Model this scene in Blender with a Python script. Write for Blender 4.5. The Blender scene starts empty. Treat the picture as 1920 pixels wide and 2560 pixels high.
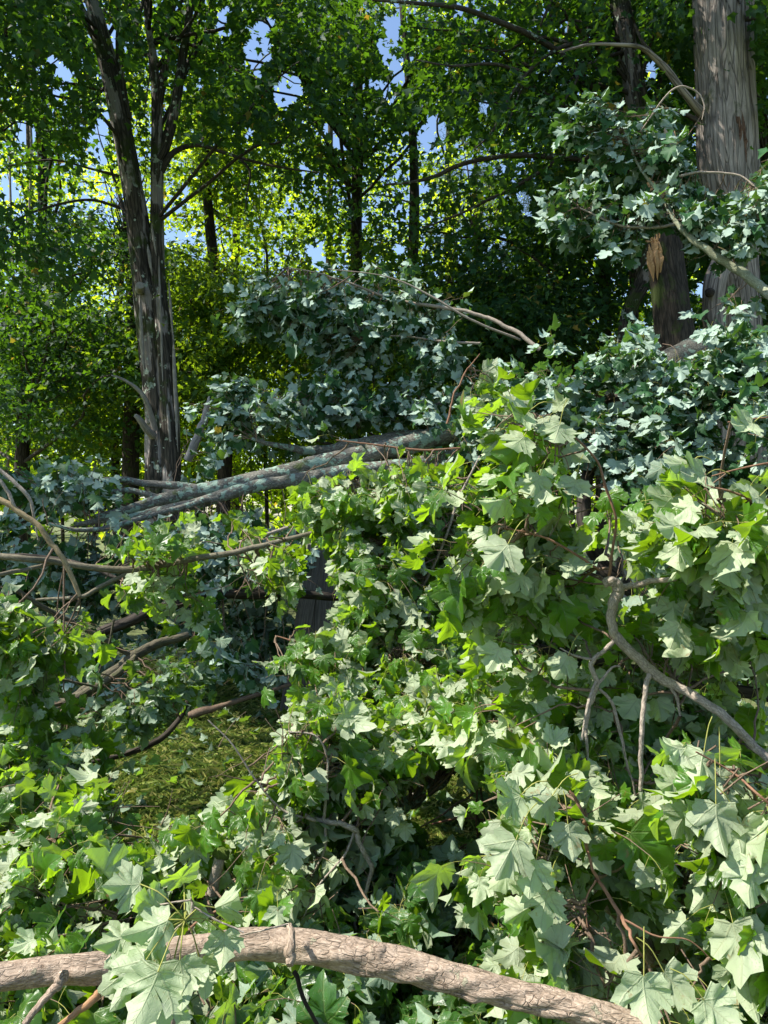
import bpy, math, numpy as np
from mathutils import Vector
R = math.radians
C = bpy.context.scene.collection
S = bpy.context.scene

# ------------------------------------------------------------------ camera, sky, sun, exposure
CAMZ, F = 1.6, 1884.0
cam = bpy.data.cameras.new('camera'); co = bpy.data.objects.new('camera', cam); C.objects.link(co)
co.location = (0, 0, CAMZ); co.rotation_euler = (R(90), 0, 0)
cam.sensor_fit = 'VERTICAL'; cam.sensor_height = 24; cam.lens = 24 * F / 2560
cam.clip_start = 0.05; cam.clip_end = 2000
S.camera = co
SUN_EL, SUN_AZ = 53.0, 265.0            # azimuth clockwise from +Y (north)
w = bpy.data.worlds.new('World'); S.world = w; w.use_nodes = True
nt = w.node_tree; bg = nt.nodes['Background']; sk = nt.nodes.new('ShaderNodeTexSky')
sk.sky_type = 'NISHITA'; sk.sun_disc = False; sk.sun_elevation = R(SUN_EL); sk.sun_rotation = R(SUN_AZ)
sk.air_density = 1.0; sk.dust_density = 0.6; sk.ozone_density = 2.0
nt.links.new(sk.outputs[0], bg.inputs[0]); bg.inputs[1].default_value = 0.12
sl = bpy.data.lights.new('sun', 'SUN'); so = bpy.data.objects.new('sun', sl); C.objects.link(so)
sl.energy = 5.0; sl.angle = R(0.6); sl.color = (1.0, 0.95, 0.86)
_a, _e = R(SUN_AZ), R(SUN_EL)
SD = Vector((math.sin(_a) * math.cos(_e), math.cos(_a) * math.cos(_e), math.sin(_e)))
so.rotation_euler = (-SD).to_track_quat('-Z', 'Y').to_euler(); so.location = (-20, 0, 30)
S.view_settings.view_transform = 'Standard'; S.view_settings.look = 'None'
S.view_settings.exposure = 1.1; S.view_settings.gamma = 1
cy = S.cycles
cy.max_bounces = 7; cy.diffuse_bounces = 3; cy.glossy_bounces = 2; cy.transmission_bounces = 4
cy.transparent_max_bounces = 4; cy.use_denoising = True; cy.caustics_reflective = False; cy.caustics_refractive = False
cy.sample_clamp_indirect = 6

# ------------------------------------------------------------------ helpers
def P(px, py, d):                      # photo pixel + distance -> world point
    return np.array([(px - 960) / F * d, d, CAMZ - (py - 1280) / F * d])
def nrm(v):
    v = np.asarray(v, float); return v / (np.linalg.norm(v, axis=-1, keepdims=True) + 1e-9)
def proj(p):
    p = np.atleast_2d(p); d = np.maximum(p[:, 1], .1)
    return 960 + p[:, 0] / d * F, 1280 - (p[:, 2] - CAMZ) / d * F
def spline(pts, n):                    # catmull-rom through k-column points
    p = np.asarray(pts, float)
    if len(p) == 2: t = np.linspace(0, 1, n)[:, None]; return p[0] * (1 - t) + p[1] * t
    q = np.vstack([2 * p[0] - p[1], p, 2 * p[-1] - p[-2]])
    u = np.linspace(0, len(p) - 1 - 1e-6, n); i = u.astype(int); t = (u - i)[:, None]
    a, b, c, d = q[i], q[i + 1], q[i + 2], q[i + 3]
    return .5 * (2 * b + (c - a) * t + (2 * a - 5 * b + 4 * c - d) * t**2 + (3 * b - a - 3 * c + d) * t**3)

class Geo:                             # collects geometry, links it as ONE mesh object
    def __init__(s): s.V = []; s.F = []; s.M = []; s.A = []; s.T = []; s.n = 0
    def add(s, V, Fc, mat, A, T):
        s.V.append(V); s.F.append(Fc + s.n); s.M.append(np.full(len(Fc), mat)); s.A.append(A)
        s.T.append(np.broadcast_to(T, (len(V),)) if np.ndim(T) == 0 else T); s.n += len(V)
    def tube(s, P3, rad, sides=8, mat=0, tone=.5, bump=None, cap=True, v0=0.0):
        P3 = np.asarray(P3, float); n = len(P3); rad = np.broadcast_to(rad, (n,)).astype(float)
        t = nrm(np.gradient(P3, axis=0)); ref = np.array([0, 0, 1.]) if abs(t[0][2]) < .8 else np.array([0, 1., 0])
        u = np.zeros((n, 3)); x = nrm(np.cross(t[0], ref)); u[0] = x
        for k in range(1, n):
            x = x - t[k] * np.dot(x, t[k]); x = x / (np.linalg.norm(x) + 1e-9); u[k] = x
        w_ = np.cross(t, u); th = np.linspace(0, 2 * np.pi, sides, endpoint=False)
        rr = np.repeat(rad[:, None], sides, 1)
        L = v0 + np.concatenate([[0], np.cumsum(np.linalg.norm(np.diff(P3, axis=0), axis=1))])
        if bump is not None: rr = rr * (1 + bump(th[None, :], L[:, None], rad[:, None]))
        V = P3[:, None] + rr[..., None] * (np.cos(th)[None, :, None] * u[:, None] + np.sin(th)[None, :, None] * w_[:, None])
        A = np.stack([rr * np.cos(th), rr * np.sin(th), np.repeat(L[:, None], sides, 1)], -1)
        i = np.arange(n - 1)[:, None] * sides; j = np.arange(sides)[None]; j2 = (j + 1) % sides
        Q = np.stack([i + j, i + j2, i + sides + j2, i + sides + j], -1).reshape(-1, 4)
        s.add(V.reshape(-1, 3), Q, mat, A.reshape(-1, 3), tone)
        if cap:
            for e, rev in ((0, True), (n - 1, False)):
                c = P3[e][None] + (t[e] * rad[e] * (-.25 if rev else .25))[None]
                Vc = np.vstack([V[e], c]); k = np.arange(sides); k2 = (k + 1) % sides
                Ft = np.stack([k2, k, np.full(sides, sides)], -1) if rev else np.stack([k, k2, np.full(sides, sides)], -1)
                s.add(Vc, Ft, mat, np.vstack([A[e], [[0, 0, L[e]]]]), tone)
    def leaves(s, pos, axis, normal, size, tone, rng, lod=0, mat=1):
        if len(pos) == 0: return
        pos = np.asarray(pos); Y = nrm(axis); N = np.asarray(normal); N = nrm(N - Y * (N * Y).sum(-1, keepdims=True))
        X = np.cross(Y, N); size = np.asarray(size)[:, None, None]; tone = np.asarray(tone)
        var = rng.integers(0, len(PROTO[lod]), len(pos))
        for k, (pv, pf) in enumerate(PROTO[lod]):
            m = np.where(var == k)[0]
            if len(m) == 0: continue
            V = pos[m][:, None] + size[m] * (pv[None, :, 0:1] * X[m][:, None] + pv[None, :, 1:2] * Y[m][:, None] + pv[None, :, 2:3] * N[m][:, None])
            Ff = (pf[None] + (np.arange(len(m)) * len(pv))[:, None, None]).reshape(-1, 3)
            A = np.tile(np.c_[pv[:, :2], np.zeros(len(pv))], (len(m), 1)); A[:, 2] = np.repeat(tone[m] * 37, len(pv))
            s.add(V.reshape(-1, 3), Ff, mat, A, np.repeat(tone[m], len(pv)))
    def mesh(s, name, mats, smooth=True):
        V = np.vstack(s.V).astype(np.float32); me = bpy.data.meshes.new(name)
        me.vertices.add(len(V)); me.vertices.foreach_set('co', V.ravel())
        sz = np.concatenate([np.full(len(f), f.shape[1]) for f in s.F]); lo = np.concatenate([f.ravel() for f in s.F])
        me.loops.add(len(lo)); me.loops.foreach_set('vertex_index', lo.astype(np.int32))
        me.polygons.add(len(sz)); me.polygons.foreach_set('loop_start', np.concatenate([[0], np.cumsum(sz)[:-1]]).astype(np.int32))
        me.polygons.foreach_set('material_index', np.concatenate(s.M).astype(np.int32))
        me.polygons.foreach_set('use_smooth', np.full(len(sz), smooth))
        a = me.attributes.new('co3', 'FLOAT_VECTOR', 'POINT'); a.data.foreach_set('vector', np.vstack(s.A).astype(np.float32).ravel())
        a = me.attributes.new('tone', 'FLOAT', 'POINT'); a.data.foreach_set('value', np.concatenate(s.T).astype(np.float32))
        for m in mats: me.materials.append(m)
        me.update(); me.validate(); return me
    def build(s, name, mats, parent=None, smooth=True):
        o = bpy.data.objects.new(name, s.mesh(name, mats, smooth)); C.objects.link(o)
        if parent is not None: o.parent = parent; o.matrix_parent_inverse = parent.matrix_basis.inverted()
        return o

# maple leaf shapes: 0 = fine (two rings), 1 = middling, 2 = far
HALF = np.array([(.015, .0), (.13, -.07), (.26, -.06), (.41, -.07), (.42, .02), (.50, .09), (.45, .17), (.51, .21), (.60, .25), (.58, .34),
                 (.65, .49), (.54, .50), (.47, .60), (.40, .55), (.33, .50), (.29, .58), (.34, .70), (.21, .75), (.13, .86)])
def proto(half, rings, seed):
    g = np.random.default_rng(seed); h = half * (1 + g.normal(0, .05, half.shape)); h2 = half * (1 + g.normal(0, .05, half.shape))
    out = np.vstack([h, [(g.normal(0, .03), .98)], (h2 * [-1, 1])[::-1]]); c = np.array([0, .22]); n = len(out)
    if rings == 2:
        V = np.vstack([c[None], c + (out - c) * .5, out])
        k = np.arange(n); k2 = (k + 1) % n
        Ff = np.vstack([np.c_[np.zeros(n, int), 1 + k, 1 + k2], np.c_[1 + k, 1 + n + k, 1 + n + k2], np.c_[1 + k, 1 + n + k2, 1 + k2]])
    else:
        V = np.vstack([c[None], out]); k = np.arange(n); Ff = np.c_[np.zeros(n, int), 1 + k, 1 + (k + 1) % n]
    x, y = V[:, 0], V[:, 1] - .1; r = np.hypot(x, y); th = np.arctan2(x, y)
    z = -.04 * np.cos(th * 360 / 46.) * np.minimum(r * 2.2, 1) - g.uniform(.03, .45) * r**2 + g.normal(0, .07) * x + g.uniform(-.25, .5) * np.abs(x) * .5
    z += .05 * np.sin(V[:, 0] * 5 + g.uniform(0, 6)) * np.sin(V[:, 1] * 4 + g.uniform(0, 6)) + .035 * np.sin(V[:, 0] * 17 + g.uniform(0, 6)) * (r > .3)
    ph = g.uniform(-.25, 1.05) * g.uniform(.4, 1); z += np.abs(V[:, 0]) * math.sin(ph); V[:, 0] *= math.cos(ph) ** .8      # folded along the midrib
    k = g.uniform(-.2, 1.3); yy = np.maximum(V[:, 1] - .2, 0); z -= k * .5 * yy ** 2; V[:, 1] -= k * k * .16 * yy ** 2   # tip hangs over
    return np.c_[V, z], Ff
STAR = np.array([(.02, .0), (.40, -.05), (.41, .17), (.64, .46), (.31, .48)])
PROTO = [[proto(HALF, 2, k) for k in range(16)], [proto(HALF[[0, 1, 3, 4, 6, 8, 10, 11, 14, 16, 17]], 1, 20 + k) for k in range(10)], [proto(STAR, 1, 40 + k) for k in range(6)]]

# ------------------------------------------------------------------ materials
def new_mat(name):
    m = bpy.data.materials.new(name); m.use_nodes = True; t = m.node_tree
    for n in list(t.nodes): t.nodes.remove(n)
    return m, t, t.nodes.new('ShaderNodeOutputMaterial')
def N(t, kind, **kw):
    n = t.nodes.new('ShaderNode' + kind)
    for k, v in kw.items():
        if k in n.bl_rna.properties.keys(): setattr(n, k, v)
    return n
def lk(t, a, b): t.links.new(a, b)
def mth(t, op, a, b=None):
    n = N(t, 'Math', operation=op)
    for i, x in enumerate((a, b)):
        if x is None: continue
        if isinstance(x, (int, float)): n.inputs[i].default_value = x
        else: lk(t, x, n.inputs[i])
    return n.outputs[0]
def mixc(t, fac, a, b, blend='MIX'):
    n = N(t, 'Mix', data_type='RGBA', blend_type=blend)
    for i, x in ((0, fac), (6, a), (7, b)):
        if isinstance(x, (int, float)): n.inputs[i].default_value = x
        elif isinstance(x, tuple): n.inputs[i].default_value = (*x, 1)
        else: lk(t, x, n.inputs[i])
    return n.outputs[2]
def ramp(t, src, stops):
    n = N(t, 'ValToRGB'); e = n.color_ramp.elements
    while len(e) < len(stops): e.new(.5)
    for k, (p, c) in enumerate(stops): e[k].position = p; e[k].color = (*c, 1) if isinstance(c, tuple) else (c, c, c, 1)
    lk(t, src, n.inputs[0]); return n.outputs[0]
def noise(t, vec, scale, detail=3, rough=.55):
    n = N(t, 'TexNoise'); lk(t, vec, n.inputs['Vector']); n.inputs['Scale'].default_value = scale
    n.inputs['Detail'].default_value = detail; n.inputs['Roughness'].default_value = rough; return n.outputs[0]
def leaf_mat(name, top, under, trans, fine=True, tfac=.36):
    m, t, out = new_mat(name)
    at = N(t, 'Attribute', attribute_name='tone'); tone = at.outputs['Fac']
    ac = N(t, 'Attribute', attribute_name='co3'); uv = ac.outputs['Vector']
    geo = N(t, 'NewGeometry'); bf = geo.outputs['Backfacing']
    tv = ramp(t, tone, [(0, .62), (.5, 1.0), (1, 1.32)])
    topc = mixc(t, 1, top, tv, 'MULTIPLY'); unc = mixc(t, 1, under, ramp(t, tone, [(0, .8), (1, 1.14)]), 'MULTIPLY')
    yel = ramp(t, tone, [(.975, 0.0), (.995, 1.0)])
    topc = mixc(t, yel, topc, (.22, .17, .03)); 
    if fine:
        sep = N(t, 'SeparateXYZ'); lk(t, uv, sep.inputs[0]); X = mth(t, 'ABSOLUTE', sep.outputs[0]); Y = sep.outputs[1]
        best = None
        for ang in (0, 47, 97):            # main veins fan out from the stalk; the leaf is mirrored about its midrib
            c, s_ = math.cos(R(ang)), math.sin(R(ang))
            dd = mth(t, 'ABSOLUTE', mth(t, 'SUBTRACT', mth(t, 'MULTIPLY', X, c), mth(t, 'MULTIPLY', Y, s_)))
            al = mth(t, 'ADD', mth(t, 'MULTIPLY', X, s_), mth(t, 'MULTIPLY', Y, c))
            dd = mth(t, 'ADD', dd, mth(t, 'MULTIPLY', mth(t, 'LESS_THAN', al, -.01), 1.0))
            dd = mth(t, 'ADD', dd, mth(t, 'MULTIPLY', al, .009))
            # side veins leave each main vein at a slant
            sv = mth(t, 'ABSOLUTE', mth(t, 'SUBTRACT', mth(t, 'FRACT', mth(t, 'MULTIPLY', mth(t, 'SUBTRACT', al, mth(t, 'MULTIPLY', dd, .9)), 8.0)), .5))
            sv = mth(t, 'ADD', mth(t, 'MULTIPLY', sv, .16), mth(t, 'MULTIPLY', dd, .10))
            near = mth(t, 'MINIMUM', dd, mth(t, 'ADD', sv, .008))
            best = near if best is None else mth(t, 'MINIMUM', best, near)
        vein = ramp(t, best, [(0.008, 1.0), (.026, 0.0)])
        topc = mixc(t, mth(t, 'MULTIPLY', vein, .55), topc, (.16, .22, .06)); unc = mixc(t, mth(t, 'MULTIPLY', vein, .45), unc, (.34, .36, .20))
        bl = noise(t, uv, 7, 4); topc = mixc(t, .5, topc, mixc(t, 1, topc, ramp(t, bl, [(.3, .65), (.7, 1.35)]), 'MULTIPLY'))
        spot = ramp(t, noise(t, uv, 2.3, 5, .7), [(.63, 0.0), (.67, 1.0)])
        topc = mixc(t, spot, topc, (.16, .09, .03)); unc = mixc(t, mth(t, 'MULTIPLY', spot, .7), unc, (.24, .15, .07))
        vo = N(t, 'TexVoronoi'); lk(t, uv, vo.inputs['Vector']); vo.inputs['Scale'].default_value = 26
        drop = ramp(t, vo.outputs['Distance'], [(.16, 1.0), (.26, 0.0)])
        bh = mth(t, 'ADD', mth(t, 'ADD', mth(t, 'MULTIPLY', vein, -.8), mth(t, 'MULTIPLY', bl, .9)), mth(t, 'MULTIPLY', drop, .5))
        bp = N(t, 'Bump'); bp.inputs['Strength'].default_value = .45; bp.inputs['Distance'].default_value = .003; lk(t, bh, bp.inputs['Height'])
    base = mixc(t, bf, topc, unc)
    b = N(t, 'BsdfPrincipled'); lk(t, base, b.inputs['Base Color'])
    rg = mth(t, 'ADD', mth(t, 'MULTIPLY', bf, .2), .36 if fine else .6); lk(t, rg, b.inputs['Roughness']); b.inputs['Specular IOR Level'].default_value = .5 if fine else .22
    tr = N(t, 'BsdfTranslucent'); tc = mixc(t, 1, trans, tv, 'MULTIPLY'); tc = mixc(t, yel, tc, (.45, .30, .03))
    if fine: tc = mixc(t, mth(t, 'MULTIPLY', vein, .4), tc, (.10, .18, .02)); lk(t, bp.outputs[0], b.inputs['Normal'])
    lk(t, tc, tr.inputs[0])
    mx = N(t, 'MixShader'); mx.inputs[0].default_value = tfac; lk(t, b.outputs[0], mx.inputs[1]); lk(t, tr.outputs[0], mx.inputs[2])
    lk(t, mx.outputs[0], out.inputs[0]); return m
def bark_mat(name, dark, light, ridge=1.0, lichen=0.0, moss=0.0, scale=1.0, lcol=(.33, .42, .34), stretch=.22, fine=True, crk=.16, wobble=1.0, bare=0.0, spots=0.0, patchy=False, relief_=1.0):
    m, t, out = new_mat(name)
    ac = N(t, 'Attribute', attribute_name='co3'); mp = N(t, 'Mapping'); lk(t, ac.outputs['Vector'], mp.inputs['Vector'])
    mp.inputs['Scale'].default_value = (1, 1, stretch)
    wob = N(t, 'TexNoise'); lk(t, mp.outputs[0], wob.inputs['Vector']); wob.inputs['Scale'].default_value = 9 * scale
    vm = N(t, 'VectorMath', operation='MULTIPLY_ADD'); lk(t, wob.outputs[1], vm.inputs[0]); vm.inputs[1].default_value = (.05 * wobble / scale,) * 3; lk(t, mp.outputs[0], vm.inputs[2])
    vo = N(t, 'TexVoronoi', feature='DISTANCE_TO_EDGE'); lk(t, vm.outputs[0], vo.inputs['Vector']); vo.inputs['Scale'].default_value = 26 * scale
    crack = ramp(t, vo.outputs['Distance'], [(0, 0.0), (crk, 1.0)])
    n1 = noise(t, vm.outputs[0], 60 * scale, 6, .65); n2 = noise(t, ac.outputs['Vector'], 4 * scale, 4)
    col = mixc(t, ramp(t, n1, [(.3, 0.0), (.72, 1.0)]), dark, light)
    if patchy:
        ml = N(t, 'Mapping'); lk(t, ac.outputs['Vector'], ml.inputs['Vector']); ml.inputs['Scale'].default_value = (1, 1, .13)
        fis = ramp(t, mth(t, 'ABSOLUTE', mth(t, 'SUBTRACT', noise(t, ml.outputs[0], 30, 5, .65), .47)), [(.0, 0.0), (.026, 1.0)]); crack = mth(t, 'MULTIPLY', crack, mth(t, 'ADD', mth(t, 'MULTIPLY', fis, .75), .25))
    if patchy: crack = mth(t, 'SUBTRACT', 1.0, mth(t, 'MULTIPLY', mth(t, 'SUBTRACT', 1.0, crack), ramp(t, noise(t, ac.outputs['Vector'], 22, 5, .7), [(.42, .12), (.60, 1.0)])))
    col = mixc(t, mth(t, 'MULTIPLY', mth(t, 'SUBTRACT', 1.0, crack), .75 * ridge), col, tuple(c * .35 for c in dark))
    col = mixc(t, .6, col, mixc(t, 1, col, ramp(t, n2, [(.3, .6), (.7, 1.35)]), 'MULTIPLY'))
    h = mth(t, 'ADD', mth(t, 'MULTIPLY', crack, ridge), mth(t, 'MULTIPLY', n1, .8))
    if bare > 0:
        mb = N(t, 'Mapping'); lk(t, ac.outputs['Vector'], mb.inputs['Vector']); mb.inputs['Scale'].default_value = (1, 1, .22)
        bm = ramp(t, noise(t, mb.outputs[0], 5.5, 5, .5), [(.60 - .2 * bare, 0.0), (.62 - .2 * bare, 1.0)]); mg = N(t, 'Mapping'); lk(t, ac.outputs['Vector'], mg.inputs['Vector']); mg.inputs['Scale'].default_value = (1, 1, .03)
        col = mixc(t, bm, col, mixc(t, noise(t, mg.outputs[0], 90, 5, .7), (.10, .085, .075), (.44, .39, .37))); h = mth(t, 'SUBTRACT', h, bm)
    if spots > 0:
        vs = N(t, 'TexVoronoi'); lk(t, ac.outputs['Vector'], vs.inputs['Vector']); vs.inputs['Scale'].default_value = 11; sx = N(t, 'SeparateColor'); lk(t, vs.outputs['Color'], sx.inputs[0])
        lim_ = mth(t, 'MULTIPLY', mth(t, 'SUBTRACT', sx.outputs[0], 1 - spots), .75); dd = mth(t, 'ADD', vs.outputs['Distance'], mth(t, 'MULTIPLY', noise(t, ac.outputs['Vector'], 60, 3), .12))
        sm = mth(t, 'LESS_THAN', dd, lim_); col = mixc(t, mth(t, 'MULTIPLY', sm, .85), col, (.42, .48, .40))
    if lichen > 0:
        v2 = N(t, 'TexNoise'); lk(t, ac.outputs['Vector'], v2.inputs['Vector']); v2.inputs['Scale'].default_value = 9 * scale; v2.inputs['Detail'].default_value = 7; v2.inputs['Roughness'].default_value = .62; big = noise(t, ac.outputs['Vector'], 2.6, 3)
        th = .66 - .2 * lichen; lm = ramp(t, mth(t, 'ADD', v2.outputs[0], mth(t, 'MULTIPLY', mth(t, 'SUBTRACT', big, .5), .55)), [(th, 0.0), (th + .025, 1.0)])
        n3 = noise(t, ac.outputs['Vector'], 120, 3)
        col = mixc(t, mth(t, 'MULTIPLY', lm, .9), col, mixc(t, n3, tuple(c * .7 for c in lcol), tuple(c * 1.25 for c in lcol))); h = mth(t, 'ADD', h, mth(t, 'MULTIPLY', lm, .5))
    if moss > 0:
        v3 = noise(t, ac.outputs['Vector'], 2.2 * scale, 6, .7); th = .66 - .22 * moss; mm = ramp(t, v3, [(th, 0.0), (th + .08, 1.0)])
        col = mixc(t, mth(t, 'MULTIPLY', mm, .85), col, mixc(t, n1, (.018, .03, .008), (.07, .10, .02)))
    b = N(t, 'BsdfPrincipled'); lk(t, col, b.inputs['Base Color']); b.inputs['Roughness'].default_value = .9; b.inputs['Specular IOR Level'].default_value = .2
    bp = N(t, 'Bump'); bp.inputs['Strength'].default_value = .9; bp.inputs['Distance'].default_value = relief_ * .006 / scale ** .7; lk(t, h, bp.inputs['Height']); lk(t, bp.outputs[0], b.inputs['Normal'])
    lk(t, b.outputs[0], out.inputs[0]); return m

M_near = leaf_mat('maple_leaf_near', (.045, .125, .010), (.37, .43, .27), (.38, .64, .012), tfac=.36)
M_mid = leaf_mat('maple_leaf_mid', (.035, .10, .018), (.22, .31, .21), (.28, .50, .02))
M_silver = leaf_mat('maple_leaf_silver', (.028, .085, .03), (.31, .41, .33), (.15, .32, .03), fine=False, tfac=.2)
M_shaded = leaf_mat('maple_leaf_far_shaded', (.015, .052, .022), (.04, .09, .048), (.14, .31, .010), fine=False, tfac=.36)  # canopy shade painted into the leaf colour, darker copy of M_lit
M_lit = leaf_mat('maple_leaf_far_sunlit', (.04, .10, .015), (.08, .15, .04), (.66, .84, .02), fine=False, tfac=.62)  # sun glow painted in: brighter, yellower copy of the same maple leaf
M_half = leaf_mat('maple_leaf_far_half_lit', (.03, .085, .02), (.05, .11, .045), (.30, .46, .012), fine=False, tfac=.46)  # painted half lit, between the shaded and sunlit copies of the leaf
M_needle = leaf_mat('pine_needle', (.06, .10, .05), (.12, .17, .11), (.12, .18, .05), fine=False, tfac=.15)
B_log = bark_mat('bark_limb', (.18, .125, .085), (.50, .395, .30), 0.7, patchy=True, relief_=1.7, scale=4.2, stretch=.42, lichen=.12, lcol=(.30, .28, .19), crk=.10, wobble=2.4)
B_twig = bark_mat('bark_twig', (.10, .065, .045), (.26, .19, .13), .3, scale=6, stretch=.5)
B_red = bark_mat('bark_young_twig', (.17, .08, .05), (.30, .18, .11), .2, scale=6)
B_gray = bark_mat('bark_grey_twig', (.20, .16, .125), (.50, .43, .35), .5, scale=6, stretch=.4)
B_lich = bark_mat('bark_lichened', (.08, .075, .06), (.25, .24, .20), .6, lichen=.62, moss=.35, scale=1.9, stretch=.5, lcol=(.27, .37, .29))
B_left = bark_mat('bark_shaggy', (.028, .025, .02), (.13, .11, .09), 1.0, lichen=.2, moss=.6, bare=.35, spots=.5, scale=.9, stretch=.09, lcol=(.36, .42, .34))
B_right = bark_mat('bark_plated', (.17, .145, .125), (.40, .345, .30), 1.0, moss=.2, scale=.62, stretch=.085, wobble=3.0, crk=.09)
B_dark = bark_mat('bark_dark', (.022, .018, .014), (.08, .065, .05), .8, moss=.45, scale=1.0, stretch=.15)
B_limb = bark_mat('bark_canopy_limb', (.03, .025, .02), (.10, .085, .07), .5, lichen=.25, scale=1.2)
B_dead = bark_mat('dead_wood', (.20, .18, .16), (.48, .44, .40), .5, scale=2.5, stretch=.06)
B_split = bark_mat('split_wood', (.34, .17, .07), (.66, .42, .21), .3, scale=3, stretch=.05)
B_pet = bark_mat('leaf_stalk', (.22, .24, .05), (.42, .40, .12), .1, scale=6)

def thing(name, label, cat, loc=(0, 0, 0), group=None, kind=None):
    o = bpy.data.objects.new(name, None); C.objects.link(o); o.location = tuple(float(v) for v in loc)
    o.empty_display_size = .3; o['label'] = label; o['category'] = cat
    if group: o['group'] = group
    if kind: o['kind'] = kind
    bpy.context.view_layer.update() if False else None
    return o
def tag(o, label, cat, group=None, kind=None):
    o['label'] = label; o['category'] = cat
    if group: o['group'] = group
    if kind: o['kind'] = kind
    return o

# smooth pseudo noise round a log, for real relief
def relief(seed, amp=.06, knots=()):
    g = np.random.default_rng(seed); K = [(g.integers(1, 6), g.uniform(1, 14), g.uniform(0, 6.3), g.uniform(.4, 1)) for _ in range(9)]
    def f(th, L, r):
        z = 0
        for a, b, c, d in K: z = z + d * np.sin(a * th + b * L / np.maximum(r * 8, .1) + c + .7 * np.sin(b * L * .6 + c))
        z = amp * z / 4
        for kt, kl, kr, kh in knots: z = z + kh * np.exp(-(((np.angle(np.exp(1j * (th - kt)))) ** 2) * (r / kr) ** 2 + ((L - kl) / kr) ** 2))
        return z
    return f
def ridged(seed, amp=.05, m=16):           # long bark plates
    g = np.random.default_rng(seed); ph = g.uniform(0, 6.3, 8)
    def f(th, L, r):
        q = np.sin(m * th + 1.6 * np.sin(L * 1.3 + ph[0]) + 1.2 * np.sin(3 * th + L * 2.1 + ph[1]) + .8 * np.sin(L * 6 + ph[4] + 5 * th))
        q = np.sign(q) * np.abs(q) ** .6
        return amp * (q + .6 * np.sin((m * 2 + 3) * th + 2 * np.sin(L * 2.7 + ph[2])) + 1.2 * np.sin(3 * th + L * .9 + ph[3]) + .8 * np.sin(2 * th - L * 1.7 + ph[5]))
    return f

# ------------------------------------------------------------------ where wood and lawn stay in the open
SHOW = []                                # (points x,y,d,dia in photo pixels, keep fraction)
CLEAR = [(560, 1830, 130, 65, 5.2), (420, 1950, 140, 85, 4.7), (330, 2060, 60, 40, 3.6), (690, 1720, 70, 36, 4.8), (795, 1480, 30, 100, 5.8), (650, 1560, 80, 80, 5.5), (1165, 2020, 80, 55, 3.4), (560, 1440, 60, 30, 5),
         (700, 1300, 40, 30, 5.8), (330, 1580, 60, 35, 4.4), (1470, 1300, 26, 70, 4.4), (1540, 1420, 40, 40, 2.2), (1380, 2200, 40, 40, 1.8)]
def show(pts, keep=.92, pad=3, lim=None):
    a = np.array(pts, float); q = spline(a, max(24, len(a) * 8))
    if lim: q = q[(q[:, 0] > lim[0]) & (q[:, 0] < lim[1]) & (q[:, 1] > lim[2]) & (q[:, 1] < lim[3])]
    if len(q): SHOW.append((q, keep, pad))
def hides(pos, ax, size, g):
    pos = np.asarray(pos); c = pos + nrm(ax) * np.asarray(size)[:, None] * .35; x, y = proj(c); d = c[:, 1]; rpx = np.asarray(size) * .42 / np.maximum(d, .2) * F
    bad = np.zeros(len(x), bool); u_ = g.uniform(size=len(x))
    for q, keep, pad in SHOW:
        lo, hi = q[:, :2].min(0) - 90, q[:, :2].max(0) + 90; m = np.where((x > lo[0]) & (x < hi[0]) & (y > lo[1]) & (y < hi[1]) & (d < q[:, 2].max() + .02))[0]
        if len(m) == 0: continue
        dx = np.hypot(x[m, None] - q[None, :, 0], y[m, None] - q[None, :, 1]) - q[None, :, 3] / 2; k = dx.argmin(1)
        bad[m] |= (dx[np.arange(len(m)), k] < rpx[m] + pad) & (d[m] < q[k, 2] + .01) & (u_[m] < keep)
    for cx, cy_, rx, ry, dd in CLEAR:
        bad |= (((x - cx) / (rx + rpx)) ** 2 + ((y - cy_) / (ry + rpx)) ** 2 < 1) & (d < dd) & (u_ < .94)
    h = c - SD_[None] * (c[:, 2] / SD_[2])[:, None]
    bad |= (((h[:, 0] + 1.22) / .62) ** 2 + ((h[:, 1] - 4.75) / 1.15) ** 2 < 1 + .5 * np.sin(h[:, 0] * 9) * np.sin(h[:, 1] * 7)) & (u_ < .93) & (c[:, 2] > .12)
    for Q in SUNLIT:
        v = c[:, None] - Q[None]; a_ = v @ SD_; dist = np.linalg.norm(v - a_[..., None] * SD_, axis=-1)
        bad |= ((dist < .055) & (a_ > .02)).any(1) & (u_ < .8)
    return bad
SUNLIT = []; SD_ = np.array(SD)

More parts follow.
